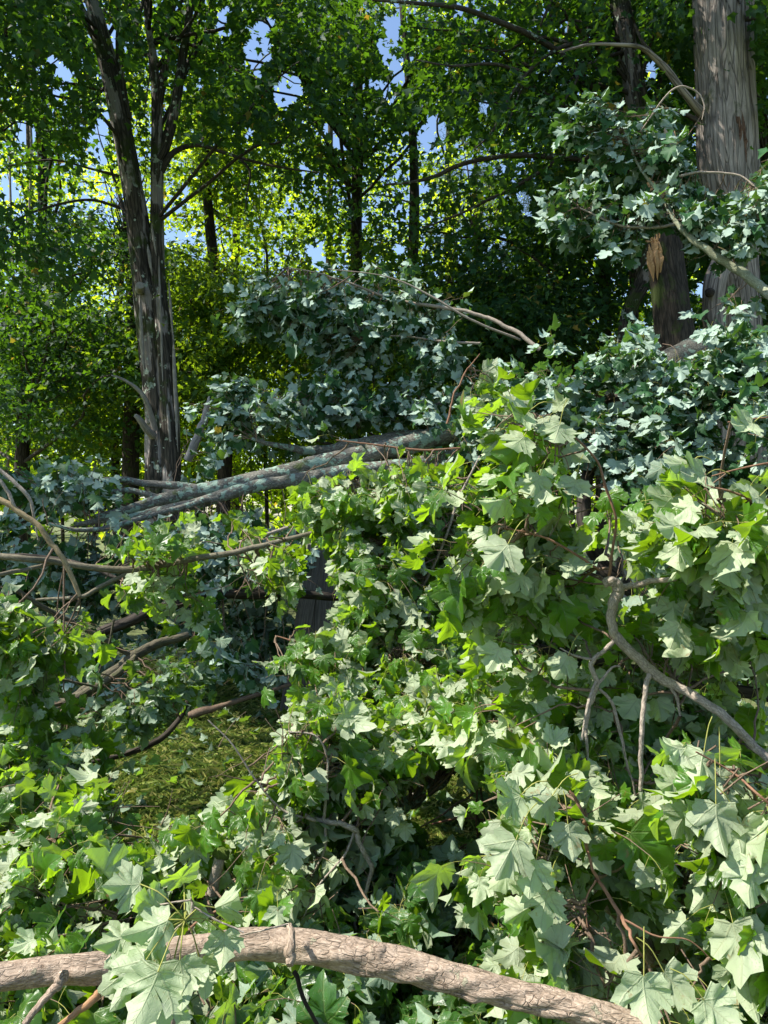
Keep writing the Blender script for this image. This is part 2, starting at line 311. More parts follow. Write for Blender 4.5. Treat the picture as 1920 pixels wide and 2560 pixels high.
# ------------------------------------------------------------------ leafy branches
class Bough:
    def __init__(s, name, label, cat, at, seed, bark=None, leaf=None, lod=0, ls=.10, group=None, twig=None):
        s.root = thing(name, label, cat, at, group); s.g = np.random.default_rng(seed); s.F = Geo(); s.lod = lod; s.ls = ls
        s.bark = bark or B_gray; s.leaf = leaf or M_near; s.twig = twig or B_twig; s.anch = []; s.L = []; s.tasks = []
        s.root.matrix_basis  # location only
    def limb(s, pts, name='limb', sides=10, fine=None, bark=None, rel=.05, seed=1, wig=.25, n=None, knots=(), part=True, vis=None, lim=None, sun=False):
        if vis is None: vis = .9 if max(q[3] for q in pts) >= 9 else .6
        if vis > 0: show(pts, vis, 1, lim)
        a = np.array([[*P(x, y, d), dia / F * d / 2 * math.cos(math.atan((y - 1280) / F)) * (.92 if y > 1280 else 1)] for x, y, d, dia in pts]); n = n or max(12, len(pts) * 7)
        q = spline(a, n); r = np.maximum(q[:, 3], .0015)
        wgl = s.g.normal(0, 1, (n, 3)); wgl = (wgl + np.roll(wgl, 1, 0) + np.roll(wgl, -1, 0)) / 3
        p = q[:, :3] + wgl * r[:, None] * wig; s.anch.append(p)
        if sun: SUNLIT.append(p[::max(1, len(p) // 36)].copy())
        G = Geo() if part else s.F
        G.tube(p, r, sides, 0, s.g.uniform(), (lambda a, b, c, f=relief(seed + len(s.anch), rel, knots): f(a, b, c) + (fine(a, b, c) if fine else 0)))
        if part: G.build(name, [bark or s.bark], s.root)
        return p
    def hidden(s, pts):                     # anchor line without wood
        s.anch.append(spline(np.array([P(*q) for q in pts]), 12))
    def spray(s, o, d, nn=3, step=.06, droop=.5, flip=.7, spread=1.0, lit=0.0):
        g = s.g; k = s.ls / .10; d = nrm(d); p = np.array(o, float) - d * step * k * nn * .45; pts = [p.copy()]; out = d.copy()
        side0 = nrm(np.cross(d, [0, 0, 1.]) + g.normal(0, .3, 3)); up0 = nrm(np.cross(side0, d))
        for j in range(nn):
            d = nrm(d + g.normal(0, .17, 3) + np.array([0, 0, -.13 * droop])); p = p + d * step * k * g.uniform(.75, 1.3); pts.append(p.copy())
            last = j == nn - 1
            sd = side0 if j % 2 else up0; sd = nrm(sd + g.normal(0, .3, 3))
            dirs = [d * .55 + sd, d * .55 - sd] + ([d * 1.2] if last else [])
            for q in dirs:
                if g.uniform() < .12: continue
                q = nrm(q + g.normal(0, .22, 3) + np.array([0, 0, -.35 * droop])); sz = s.ls * np.clip(g.lognormal(-.05, .24), .5, 1.5) * (1.0 if not last else .85)
                pl = sz * g.uniform(.35, .85); e = p + q * pl + np.array([0, 0, -pl * .25 * droop])
                ax = nrm(q * .7 + np.array([0, 0, -.85 * droop]) + g.normal(0, .25, 3))
                fl = -1 if g.uniform() < flip * (.86 if s.leaf is M_near else .95) else 1
                nr = fl * (np.array([0, 0, .8]) + out * .35 + g.normal(0, .5 + .55 * max(0, droop - .6), 3) + np.array([0, -.08, 0]))
                s.L.append((e, ax, nr, sz, g.uniform() * (.98 if g.uniform() < .93 else 1), p.copy()))
        s.F.tube(np.array(pts), np.linspace(.0026, .0012, len(pts)) * k, 4, 0, g.uniform(), cap=False)
    def mass(s, *a, **k): s.tasks.append((a, k, list(s.anch)))
    def _mass(s, anch, c, rad, n, droop=.5, flip=.7, nn=3, outb=.6, dirb=(0, 0, 0), connect=.6, step=.06, flat=False):
        c0 = P(*c); sc = c[2] / F; R3 = np.array([rad[0] * sc, rad[2], rad[1] * sc]); A = np.vstack(anch) if anch else None
        for _ in range(int(n * DENS * (.08 / s.ls) ** 1.4)):
            v = nrm(s.g.normal(0, 1, 3)) * s.g.uniform(0, 1) ** .5; o = c0 + v * R3
            if o[2] < .05: o[2] = .05 + s.g.uniform(0, .1)
            if math.sin(o[0] * 7.3 + 2) * math.sin(o[1] * 6.1) + math.sin(o[2] * 8.3 + o[0] * 3) * .8 + math.sin(o[2] * 15 - o[0] * 13) * .4 < -.45 and s.g.uniform() < .85: continue
            if hides(o[None], np.array([[0, 0, .01]]), np.array([s.ls * .45]), s.g)[0]: continue
            if A is not None:
                i = np.argmin(((A - o) ** 2).sum(1) * s.g.uniform(.4, 2.2, len(A))); a = A[i]; away = nrm(o - a + 1e-4)
                if s.g.uniform() < connect and np.linalg.norm(o - a) < .32 + .05 * o[1]:
                    m1 = a * .55 + o * .45 + s.g.normal(0, .05, 3) * np.linalg.norm(o - a); q = spline(np.vstack([a, m1, o]), 7)
                    q[1:-1] += s.g.normal(0, .004, (5, 3)); s.F.tube(q, np.linspace(.0055, .0028, 7) * (s.ls / .1) * s.g.uniform(.7, 1.3), 5, 0, s.g.uniform(), cap=False)
            else: away = nrm(v)
            s.spray(o, nrm(away * outb + nrm(v) * .5 + np.array(dirb) + s.g.normal(0, .35, 3)), nn, step, droop, flip)
    def big(s, px, py, d, size, deg, tilt=(0, 0), flip=True, stem=None):
        size = size * .76; d = d * 1.05   # one chosen leaf: deg = where the tip points in the view, 0 right, 90 up
        o = P(px, py, d); ax = np.array([math.cos(R(deg)), -tilt[0] * 1.0, math.sin(R(deg))]); nr = np.array([0, -1., .35 + tilt[1]])
        s.L.append((o, ax, -nr if flip else nr, size, s.g.uniform(.3, .9), None))
        b = P(*stem) if stem else o - nrm(ax) * size * .9; m = (b + o) / 2 + np.array([0, 0, .012]); s.F.tube(spline(np.vstack([b, m, o]), 6), .0012, 4, 2, .5, cap=False)
    def done(s): PENDING.append(s); return s.root
    def finish(s):
        for a, k, an in s.tasks: s._mass(an, *a, **k)
        if s.L:
            e, ax, nr, sz, tn, st = zip(*s.L); e = np.array(e); ax = np.array(ax); nr = np.array(nr); sz = np.array(sz); tn = np.array(tn)
            chosen = np.array([q is None for q in st]); ok = ~hides(e, ax, sz, s.g) | chosen; k = s.ls / .1
            s.F.leaves(e[ok], ax[ok], nr[ok], sz[ok], tn[ok], s.g, s.lod, 1)
            for i in np.where(ok & ~chosen)[0]:
                p = st[i]; q = e[i]; pl = np.linalg.norm(q - p); s.F.tube([p, (p + q) / 2 + np.array([0, 0, pl * .08]), q], [.0011 * k, .0008 * k, .0009 * k], 3, 2, .5, cap=False)
        if s.F.n: s.F.build('foliage', [s.twig, s.leaf, B_pet], s.root)
PENDING = []; DENS = 1.7

# ------------------------------------------------------------------ crowns: many leaf layers on limbs
GAPS = [(1050, 470, 22, 26), (1210, 260, 20, 22), (1170, 430, 16, 24), (900, 560, 18, 18), (500, 210, 14, 26), (1420, 60, 16, 20), (1260, 600, 14, 16), (1000, 620, 14, 14), (760, 420, 16, 20), (620, 330, 14, 18), (1130, 700, 14, 14), (645, 110, 40, 95), (720, 220, 45, 55), (985, 130, 40, 110), (835, 345, 36, 40), (1090, 330, 45, 50), (1312, 490, 24, 60), (790, 645, 32, 38),
        (150, 170, 35, 70), (60, 330, 34, 40), (25, 480, 26, 40), (250, 360, 30, 60), (940, 215, 50, 30), (560, 60, 18, 60), (1640, 170, 22, 30),
        (1905, 420, 20, 70), (1590, 700, 20, 34), (1120, 170, 15, 40), (285, 120, 20, 60), (1760, 720, 28, 30), (1350, 30, 25, 20), (470, 470, 15, 30)]
def in_gap(p, g, f=1.0):
    x, y = proj(p); k = np.zeros(len(x), bool); w1 = 1 + .55 * np.sin(x * .045 + y * .031) + .45 * np.sin(x * .09 - y * .07) + .3 * np.sin(y * .13 + x * .02)
    for cx, cy_, rx, ry in GAPS: k |= ((x - cx) / rx) ** 2 + ((y - cy_) / ry) ** 2 < w1 * f * .8
    return k & (g.uniform(size=len(x)) < .97)
def layers(g, centres, n, spread, thick):
    """leaves in flat, slightly drooping plates round each centre"""
    k = g.integers(0, len(centres), n // 9); tw = centres[k] + g.normal(0, 1, (len(k), 3)) * [spread, spread, thick]
    rel_ = tw - centres[k]; tw[:, 2] -= .12 * (rel_[:, 0] ** 2 + rel_[:, 1] ** 2) / spread
    k = k[(np.arange(len(k)) % 10) < 8]; tw = tw[:0] if False else tw[(np.arange(len(tw)) % 10) < 8]; rel_ = rel_[(np.arange(len(rel_)) % 10) < 8]
    i = np.repeat(np.arange(len(k)), 9); off = g.normal(0, 1, (len(i), 3)) * [.17, .17, .07]
    return tw[i] + off, nrm(rel_[i] * [1, 1, .2] + off * 2 + g.normal(0, .2, (len(i), 3)) + [0, 0, -.25])
def foliate(G, g, centres, n, spread=.6, thick=.12, ls=.10, mat=1, lod=2, gap=True, flat=.5):
    p, ax = layers(g, centres, n, spread, thick); ok = p[:, 2] > .3
    if gap: ok &= ~in_gap(p, g)
    p, ax = p[ok], ax[ok]; nr = np.array([0, 0, 1.]) + g.normal(0, flat, (len(p), 3))
    sz = ls * .86 * np.clip(g.lognormal(0, .22, len(p)), .5, 1.6); ok = ~hides(p, ax, sz, g); G.leaves(p[ok], ax[ok], nr[ok], sz[ok], g.uniform(size=ok.sum()), g, lod, mat)
def limb_to(G, g, a, b, r, sag=.0, sides=5, mat=0):
    m = a * .5 + b * .5 + np.array([0, 0, sag]) + g.normal(0, .06, 3) * np.linalg.norm(b - a); m2 = a * .2 + b * .8 + g.normal(0, .05, 3) * np.linalg.norm(b - a) + [0, 0, sag * .6]
    q = spline(np.vstack([a, m, m2, b]), 12); q[1:-1] += g.normal(0, .012, (10, 3)) * np.linalg.norm(b - a) * .4
    G.tube(q, np.linspace(r, r * .25, 12), sides, mat, .5, cap=False)
def trunk(G, pts, sides=20, n=60, bump=None, mat=0):
    a = np.array([[*P(x, y, d), dia / F * d / 2] for x, y, d, dia in pts]); q = spline(a, n); G.tube(q[:, :3], q[:, 3], sides, mat, .5, bump); return q[:, :3]
show([(402, 1120, 11, 74), (398, 1000, 11, 84), (380, 800, 11, 84), (362, 680, 11, 74), (345, 560, 11, 66), (325, 440, 11, 60), (305, 330, 11, 56), (285, 230, 11, 54), (262, 130, 11, 50), (240, 40, 11, 42), (215, -60, 11, 34)], .97)
show([(428, 1120, 11, 56), (418, 950, 11, 52), (394, 700, 11, 42), (392, 480, 11, 36), (392, 260, 11, 30), (385, 150, 11, 22), (370, 60, 11, 18), (366, -40, 11, 16)], .97)
show([(412, 370, 11, 24), (432, 290, 11, 24), (448, 200, 11, 22), (462, 110, 11, 20), (474, 30, 11, 18)], .95)
show([(1812, 400, 9, 140), (1806, 300, 9, 158), (1800, 200, 9, 146), (1794, 100, 9, 140), (1790, 0, 9, 138), (1788, -60, 9, 130)], .97)
show([(1755, 285, 9, 26), (1705, 225, 9, 17), (1640, 148, 9, 15), (1600, 118, 9, 11)], .9)
show([(1592, 240, 10, 52), (1576, 150, 10, 48), (1562, 70, 10, 46), (1550, -20, 10, 44)], .95)
show([(1700, 850, 8.2, 98), (1684, 800, 8.2, 92), (1672, 720, 8.2, 88), (1658, 640, 8.2, 100)], .97); show([(1788, 800, 8.3, 40), (1786, 720, 8.3, 40)], .6)
show([(1600, 440, 10, 20), (1480, 400, 10, 16), (1390, 393, 10, 14), (1220, 396, 10, 12), (1090, 440, 10, 10), (960, 462, 10, 5)], .75); show([(1400, 395, 10, 8), (1290, 465, 10, 7), (1160, 530, 10, 6)], .7); show([(1340, 95, 9, 15), (1240, 52, 9, 14), (1100, 15, 9, 12)], .7)
show([(404, 430, 11, 16), (455, 370, 11, 13), (560, 382, 11, 9), (700, 418, 11, 6)], .8); show([(378, 1040, 10.6, 14), (335, 965, 10.4, 9), (278, 938, 10.2, 3)], .9)
def forest_tree(label, x, y, h, seed, regions, n, leaf, ls=.10, bark=None, r=.16, group='maples of the wood behind', crown_lod=2, name='maple_tree', lean=0.0, flat=.5, spread=.55):
    """x,y foot; regions = (px,py,d,rx,ry,rd,number of leaf plates)"""
    g = np.random.default_rng(seed); root = thing(name, label, 'tree', (x, y, 0), group)
    T = Geo(); top = np.array([x + lean, y, h]); ctl = np.array([[x, y, -.1], [x + g.normal(0, .12), y, h * .3], [x + lean * .5 + g.normal(0, .2), y, h * .65], top])
    tp = spline(ctl, 26); T.tube(tp, np.linspace(r, r * .3, 26), 10, 0, .5, ridged(seed, .05, 7))
    cs = []
    for px, py, d, rx, ry, rd, k in regions:
        v = g.normal(0, .62, (k, 3)); v[:k // 3] *= 1.4; v = np.clip(v, -1.35, 1.35)
        cs.append(np.stack([P(px + a * rx, py + b * ry, d + c * rd) for a, b, c in v]))
    cs = np.vstack(cs); cs = cs[cs[:, 2] > .6]; cs = cs[~in_gap(cs, g, 1.3)]
    LB = Geo()
    for c in cs[:: max(1, len(cs) // 26)]:
        hz = np.clip(c[2] - .35 * np.hypot(c[0] - x, c[1] - y), h * .12, h * .95); a = tp[np.argmin(np.abs(tp[:, 2] - hz))]
        limb_to(LB, g, a, c, min(r * .25, .008 + .009 * np.linalg.norm(c - a)), sag=.05 * np.linalg.norm(c - a))
    T.build('trunk', [bark or B_dark], root); G = LB; foliate(G, g, cs, n, ls=ls, flat=flat, spread=spread); G.build('crown', [B_limb, leaf], root); return root

# ================================================================== SETTING
def ground_h(x, y):
    return .03 * np.sin(x * .9 + 1) * np.sin(y * .7) + .015 * np.sin(x * 2.7 + y * 1.9)
def grid(name, xs, ys, zoff, mat, hf=True):
    X, Y = np.meshgrid(xs, ys); Z = ground_h(X, Y) * np.clip(1 - np.hypot(X, Y) / 60, 0, 1) + zoff
    V = np.stack([X.ravel(), Y.ravel(), Z.ravel()], -1); nx, ny = len(xs), len(ys)
    i = (np.arange(ny - 1)[:, None] * nx + np.arange(nx - 1)[None]).ravel(); G = Geo(); G.add(V, np.stack([i, i + 1, i + nx + 1, i + nx], -1), 0, V, .5)
    return G.build(name, [mat])
m, t, out = new_mat('lawn_soil'); tc = N(t, 'TexCoord'); n1 = noise(t, tc.outputs['Object'], 1.3, 6, .7); n2 = noise(t, tc.outputs['Object'], 45, 5, .7)
col = mixc(t, ramp(t, n1, [(.35, 0.0), (.65, 1.0)]), (.07, .11, .02), (.15, .19, .05)); col = mixc(t, ramp(t, n2, [(.4, 0.0), (.7, 1.0)]), col, (.10, .075, .04))
b = N(t, 'BsdfPrincipled'); lk(t, col, b.inputs['Base Color']); b.inputs['Roughness'].default_value = 1
bp = N(t, 'Bump'); bp.inputs['Distance'].default_value = .02; lk(t, n2, bp.inputs['Height']); lk(t, bp.outputs[0], b.inputs['Normal']); lk(t, b.outputs[0], out.inputs[0]); M_soil = m
ax_ = np.concatenate([[-400, -200, -100, -60, -40], np.arange(-30, 30.1, .75), [40, 60, 100, 200, 400]])
gnd = grid('ground', ax_, ax_ + 0, 0, M_soil); gnd['kind'] = 'structure'
m, t, out = new_mat('grass_blade'); at = N(t, 'Attribute', attribute_name='tone')
col = ramp(t, at.outputs['Fac'], [(0, (.035, .075, .012)), (.6, (.19, .27, .04)), (.88, (.34, .34, .08)), (1, (.42, .38, .16))])
b = N(t, 'BsdfPrincipled'); lk(t, col, b.inputs['Base Color']); b.inputs['Roughness'].default_value = .6
tr = N(t, 'BsdfTranslucent'); lk(t, col, tr.inputs[0]); mx = N(t, 'MixShader'); mx.inputs[0].default_value = .35; lk(t, b.outputs[0], mx.inputs[1]); lk(t, tr.outputs[0], mx.inputs[2]); lk(t, mx.outputs[0], out.inputs[0]); M_grass = m
g = np.random.default_rng(5); n = 120000
gy = 2.8 + 5.2 * g.uniform(size=n); gx = g.uniform(-.55, .25, n) * gy + g.uniform(-.3, .3, n)
base = np.stack([gx, gy, ground_h(gx, gy)], -1); hgt = g.uniform(.02, .085, n)[:, None]; a = g.uniform(0, 6.3, n); wv = np.stack([np.cos(a), np.sin(a), 0 * a], -1) * .0028
ln = np.stack([g.normal(0, .6, n), g.normal(0, .6, n), np.ones(n)], -1); V = np.stack([base - wv, base + wv, base + ln * hgt * .6 + wv * .6, base + (ln * [1.5, 1.5, .85]) * hgt], 1).reshape(-1, 3)
i = np.arange(n)[:, None] * 4; G = Geo(); G.add(V, np.vstack([np.hstack([i, i + 1, i + 2]), np.hstack([i, i + 2, i + 3])]), 0, V, np.repeat(g.uniform(size=n), 4))
tag(G.build('grass', [M_grass]), 'short sunlit lawn grass in the clearing between the fallen branches', 'grass', kind='stuff')
# torn leaves lying on the lawn
n = 1500; g = np.random.default_rng(6); gy = 3 + 6 * g.uniform(size=n); gx = g.uniform(-.6, .55, n) * gy
G = Geo(); p = np.stack([gx, gy, ground_h(gx, gy) + g.uniform(.03, .09, n)], -1); G.leaves(p, g.normal(0, 1, (n, 3)) * [1, 1, .3], (g.choice([-1, 1], n))[:, None] * [0, 0, 1.] + g.normal(0, .35, (n, 3)), g.uniform(.05, .10, n), g.uniform(size=n), g, 1, 0)
tag(G.build('leaf_litter', [M_mid]), 'torn maple leaves strewn over the grass under the fallen branches', 'leaf litter', kind='stuff')

# ================================================================== STANDING TREES
# forked lichen-spotted maple on the left
g = np.random.default_rng(11); root = thing('maple_tree', 'tall forked maple with lichen spotted trunk and pale dead stubs behind the fallen log', 'tree', P(410, 1290, 11) * [1, 1, 0])
D = 11; T = Geo()
tA = trunk(T, [(412, 1560, D, 101), (410, 1330, D, 84), (402, 1150, D, 74), (398, 1000, D, 71), (380, 800, D, 71), (362, 680, D, 62), (345, 560, D, 55), (325, 440, D, 50), (305, 330, D, 47), (285, 230, D, 45), (262, 130, D, 42), (240, 40, D, 35), (215, -60, D, 29), (180, -300, D, 17)], 48, 220, ridged(3, .045, 13))
tB = trunk(T, [(430, 1300, D - .1, 50), (428, 1120, D - .15, 47), (418, 950, D - .15, 44), (405, 800, D - .15, 39), (394, 700, D - .1, 35), (392, 600, D - .1, 32), (392, 480, D, 30), (392, 380, D, 29), (392, 260, D, 25), (385, 150, D, 18), (370, 60, D, 15), (366, -40, D, 13), (360, -200, D, 7)], 28, 160, ridged(4, .06, 8))
trunk(T, [(396, 400, D, 26), (412, 370, D, 24), (432, 290, D, 24), (448, 200, D, 22), (462, 110, D, 20), (474, 30, D, 18), (485, -100, D, 12)], 16, 60, ridged(5, .05, 6))
trunk(T, [(394, 270, D, 22), (408, 190, D, 22), (420, 90, D, 18), (432, 0, D, 16), (440, -120, D, 10)], 14, 50, ridged(6, .05, 6))
trunk(T, [(320, 300, D, 20), (305, 210, D, 20), (297, 110, D, 16), (296, 40, D, 10), (290, -60, D, 7)], 12, 40, ridged(7, .05, 5))
trunk(T, [(268, 150, D, 34), (240, 90, D, 28), (205, 30, D, 22), (180, -40, D, 16)], 14, 40, ridged(8, .05, 6))
T.build('trunk', [B_left], root)
for pts in ([(404, 430, D, 16), (425, 390, D, 15), (455, 370, D, 13), (500, 363, D, 11), (560, 382, D, 9), (620, 400, D - .2, 8), (700, 418, D - .4, 6), (800, 432, D - .6, 3)], [(600, 396, D - .2, 7), (625, 430, D - .2, 6), (618, 480, D - .2, 4), (612, 540, D - .2, 2)], [(470, 110, D, 8), (520, 130, D - .3, 7), (580, 170, D - .6, 6), (660, 205, D - 1, 3)],
            [(300, 520, D, 8), (230, 500, D - .3, 7), (150, 510, D - .6, 6), (60, 540, D - 1, 5), (-20, 590, D - 1.2, 4)], [(296, 440, D, 8), (220, 420, D, 6), (130, 400, D, 5), (20, 415, D, 4)]):
    G = Geo(); trunk(G, pts, 8, 30, relief(9)); G.build('branch', [B_limb], root)
for pts in ([(388, 1075, D - .25, 15), (378, 1040, D - .35, 14), (362, 995, D - .5, 12), (335, 965, D - .6, 9), (300, 945, D - .7, 6), (278, 938, D - .75, 3)], [(384, 1090, D - .25, 20), (368, 1075, D - .4, 18), (350, 1050, D - .55, 15), (338, 1038, D - .6, 10)]):
    G = Geo(); trunk(G, pts, 12, 26, relief(10, .12)); G.build('dead_stub', [B_dead], root)
G = Geo(); trunk(G, [(350, 724, D - .18, 24), (350, 716, D - .42, 21), (350, 713, D - .47, 19)], 20, 6, relief(2, .08)); G.build('cut_knot', [B_dead], root)
G = Geo()                                    # strips of bare wood where the bark has come off
for k, (x, y0, y1, wd) in enumerate([(372, 610, 690, 8), (400, 640, 1000, 7), (352, 735, 940, 9), (436, 830, 1130, 10), (382, 560, 640, 6), (425, 700, 860, 7), (420, 980, 1140, 8)]):
    trunk(G, [(x - 3, y0, D - .27, 1), (x, y0 + (y1 - y0) * .3, D - .285, wd), (x + 5, y0 + (y1 - y0) * .7, D - .28, wd * .8), (x + 9, y1, D - .24, 1)], 8, 20, relief(k + 30, .3))
G.build('bare_wood', [B_dead], root)
cs = np.stack([P(g.uniform(60, 820), g.uniform(-260, 330), g.uniform(9, 13)) for _ in range(46)]); LB = Geo()
cs = cs[~in_gap(cs, g, 1.5)]
for c in cs[::2]: limb_to(LB, g, tA[int(g.integers(120, 215))] if c[0] < -3.3 else tB[int(g.integers(70, 150))], c, .03, .2)
G = LB; foliate(G, g, cs, 15000, ls=.098); G.build('crown', [B_limb, M_shaded], root)

# big plated trunk on the right
g = np.random.default_rng(12); D = 9.0; root = thing('maple_tree', 'massive maple trunk with grey plated bark at the right edge', 'tree', P(1840, 1280, D) * [1, 1, 0]); T = Geo()
tR = trunk(T, [(1850, 1600, D, 150), (1852, 1250, D, 119), (1852, 900, D, 102), (1846, 720, D, 96), (1836, 600, D, 104), (1824, 500, D, 119), (1812, 400, D, 127), (1806, 300, D, 125), (1800, 200, D, 115), (1794, 100, D, 111), (1790, 0, D, 109), (1785, -120, D, 103), (1775, -500, D, 71), (1770, -800, D, 48)], 96, 300, ridged(14, .042, 17))
trunk(T, [(1868, 640, D + .25, 60), (1872, 480, D + .2, 60), (1868, 300, D + .2, 50), (1862, 100, D + .2, 44), (1870, -100, D + .2, 40)], 20, 60, ridged(15, .05, 7))
T.build('trunk', [B_right], root)
for pts in ([(1755, 285, D - .1, 26), (1735, 262, D - .2, 20), (1705, 225, D - .3, 17), (1672, 180, D - .35, 17), (1640, 148, D - .4, 15), (1600, 118, D - .5, 11), (1540, 112, D - .6, 9), (1470, 112, D - .7, 7), (1400, 130, D - .8, 5)], [(1740, 300, D - .1, 13), (1700, 280, D - .15, 10), (1650, 272, D - .2, 8), (1580, 270, D - .2, 5)],
            [(1662, 168, D - .35, 11), (1610, 110, D - .3, 9), (1585, 60, D - .3, 6)]):
    G = Geo(); trunk(G, pts, 12, 40, relief(16, .08)); G.build('branch', [B_limb if pts[0][3] < 20 else B_right], root)
M_torn = bark_mat('torn_wood', (.06, .03, .022), (.22, .13, .08), .7, scale=2, stretch=.04)
for k, (x0, y0, y1, wd) in enumerate([(1838, 268, 350, 15), (1848, 262, 395, 17), (1857, 290, 430, 13), (1843, 330, 402, 9)]):
    G = Geo(); trunk(G, [(x0, y0, D - .21, 2), (x0 + 2, y0 * .7 + y1 * .3, D - .262, wd), (x0 + 4, y0 * .3 + y1 * .7, D - .255, wd * .8), (x0 + 8, y1, D - .22, 1)], 8, 24, relief(k + 17, .45)); G.build('torn_scar', [M_torn], root, smooth=False)
cs = np.stack([P(g.uniform(1700, 2300), g.uniform(-900, 60), g.uniform(8, 12)) for _ in range(44)]); LB = Geo()
for c in cs[::2]: limb_to(LB, g, tR[int(g.integers(200, 290))], c, .04, .2)
G = LB; foliate(G, g, cs, 13000); G.build('crown', [B_limb, M_shaded], root)

# knotted snag beside it
g = np.random.default_rng(13); D = 8.3; root = thing('snag', 'short pale trunk with a knot hole, left of the massive trunk foot', 'tree trunk', P(1790, 1280, D) * [1, 1, 0]); T = Geo()
trunk(T, [(1790, 1640, D, 75), (1788, 1000, D, 58), (1788, 850, D, 52), (1784, 770, D, 50), (1790, 700, D, 54), (1812, 640, D + .1, 48), (1835, 570, D + .25, 40), (1852, 500, D + .4, 30)], 26, 110, ridged(19, .06, 8)); T.build('trunk', [B_right], root)
G = Geo(); trunk(G, [(1776, 732, D - .1, 22), (1772, 732, D - .16, 22), (1771, 732, D - .18, 10)], 16, 6, relief(3, .1)); G.build('knot', [B_dark], root)

# dark snapped trunk with fresh splinters
g = np.random.default_rng(14); D = 8.2; root = thing('snapped_tree', 'dark snapped maple trunk with fresh orange torn wood at its broken top', 'broken tree', P(1690, 1280, D) * [1, 1, 0]); T = Geo()
trunk(T, [(1715, 1640, D, 125), (1705, 1100, D, 104), (1694, 900, D, 98), (1684, 800, D, 92), (1672, 720, D, 88), (1664, 660, D, 86), (1660, 600, D, 84), (1662, 566, D, 80), (1668, 545, D, 50)], 36, 120, ridged(21, .045, 10)); T.build('trunk', [B_dark], root)
for k, (x0, y0, x1, y1, wd) in enumerate([(1634, 704, 1622, 610, 15), (1644, 700, 1636, 590, 17), (1652, 692, 1648, 604, 15), (1626, 680, 1618, 628, 12), (1658, 676, 1654, 620, 12), (1640, 668, 1628, 584, 9), (1650, 655, 1640, 575, 8)]):
    G = Geo(); ds = D - .175 + abs(k - 1.5) * .006; xm, ym = (x0 * .6 + x1 * .4), (y0 * .6 + y1 * .4); trunk(G, [(x0, y0, ds + .03, 1), (xm, ym, ds, wd), ((xm + x1) / 2 + 1, (ym + y1) / 2, ds, wd * .8), (x1, y1, ds - .02, 1)], 6, 14, relief(k + 60, .5)); G.build('torn_fibre', [B_split], root, smooth=False)
for k, (x0, y0, x1, y1, wd) in enumerate([(1636, 640, 1626, 596, 12), (1634, 606, 1590, 598, 6), (1650, 600, 1644, 545, 9), (1668, 575, 1662, 500, 8), (1690, 570, 1700, 515, 9), (1640, 600, 1604, 608, 5), (1678, 565, 1682, 530, 12)]):
    G = Geo(); trunk(G, [(x0, y0, D - .15, wd), ((x0 + x1) / 2 + 2, (y0 + y1) / 2, D - .17, wd * .7), (x1, y1, D - .18, 1)], 5, 8, relief(k, .3)); G.build('splinter', [B_split], root)
# broken upper stem that still leans there: spikes of split wood in the foliage
root = thing('broken_stem', 'grey broken maple stem with sharp split spikes, caught in the foliage above the snapped trunk', 'broken branch', P(1700, 560, 7.4))
for pts, mt in (([(1732, 470, 7.4, 20), (1712, 430, 7.4, 18), (1690, 380, 7.4, 13), (1664, 330, 7.4, 9), (1642, 302, 7.4, 2)], B_gray), ([(1694, 400, 7.3, 14), (1690, 365, 7.3, 12), (1686, 327, 7.3, 2)], B_split), ([(1632, 480, 7.6, 30), (1625, 420, 7.6, 26), (1640, 520, 7.6, 20)], B_split)):
    G = Geo(); trunk(G, pts, 10, 30, relief(33, .15)); G.build('spike', [mt], root)

# slim tree behind the snapped trunk
g = np.random.default_rng(15); D = 10.0; root = thing('maple_tree', 'slim upright maple rising just left of the massive trunk', 'tree', P(1580, 1280, D) * [1, 1, 0]); T = Geo()
tC = trunk(T, [(1570, 1560, D, 56), (1560, 1000, D, 42), (1562, 850, D, 36), (1575, 770, D, 34), (1606, 710, D, 36), (1630, 620, D, 46), (1636, 500, D, 50), (1622, 400, D, 50), (1606, 320, D, 52), (1592, 240, D, 52), (1576, 150, D, 48), (1562, 70, D, 46), (1550, -20, D, 44), (1530, -300, D, 34), (1520, -600, D, 22)], 26, 160, ridged(24, .04, 8)); T.build('trunk', [B_left], root)
for pts in ([(1600, 440, D, 20), (1560, 420, D - .2, 18), (1480, 400, D - .4, 16), (1390, 393, D - .5, 14), (1300, 388, D - .5, 13), (1220, 396, D - .4, 12), (1150, 412, D - .3, 11), (1090, 440, D - .2, 10), (1030, 455, D - .1, 7), (960, 462, D, 5)],
            [(1400, 395, D - .5, 11), (1350, 430, D - .5, 10), (1290, 465, D - .5, 9), (1220, 500, D - .5, 8), (1160, 530, D - .5, 6), (1060, 570, D - .5, 4)],
            [(1555, 120, D, 14), (1500, 110, D - .2, 12), (1440, 108, D - .4, 11), (1380, 130, D - .6, 10), (1320, 180, D - .8, 9), (1270, 250, D - .8, 8), (1230, 330, D - .8, 6), (1190, 370, D - .8, 4)],
            [(1490, 230, D, 13), (1420, 150, D - .4, 14), (1340, 95, D - .8, 15), (1240, 52, D - 1.2, 14), (1150, 20, D - 1.5, 12), (1040, 8, D - 1.8, 9), (930, 0, D - 2, 6)], [(1310, 180, D - .8, 8), (1230, 160, D - .9, 8), (1130, 165, D - 1, 6), (1040, 150, D - 1, 4)]):
    G = Geo(); trunk(G, pts, 10, 44, relief(25, .08)); G.build('branch', [B_limb], root)
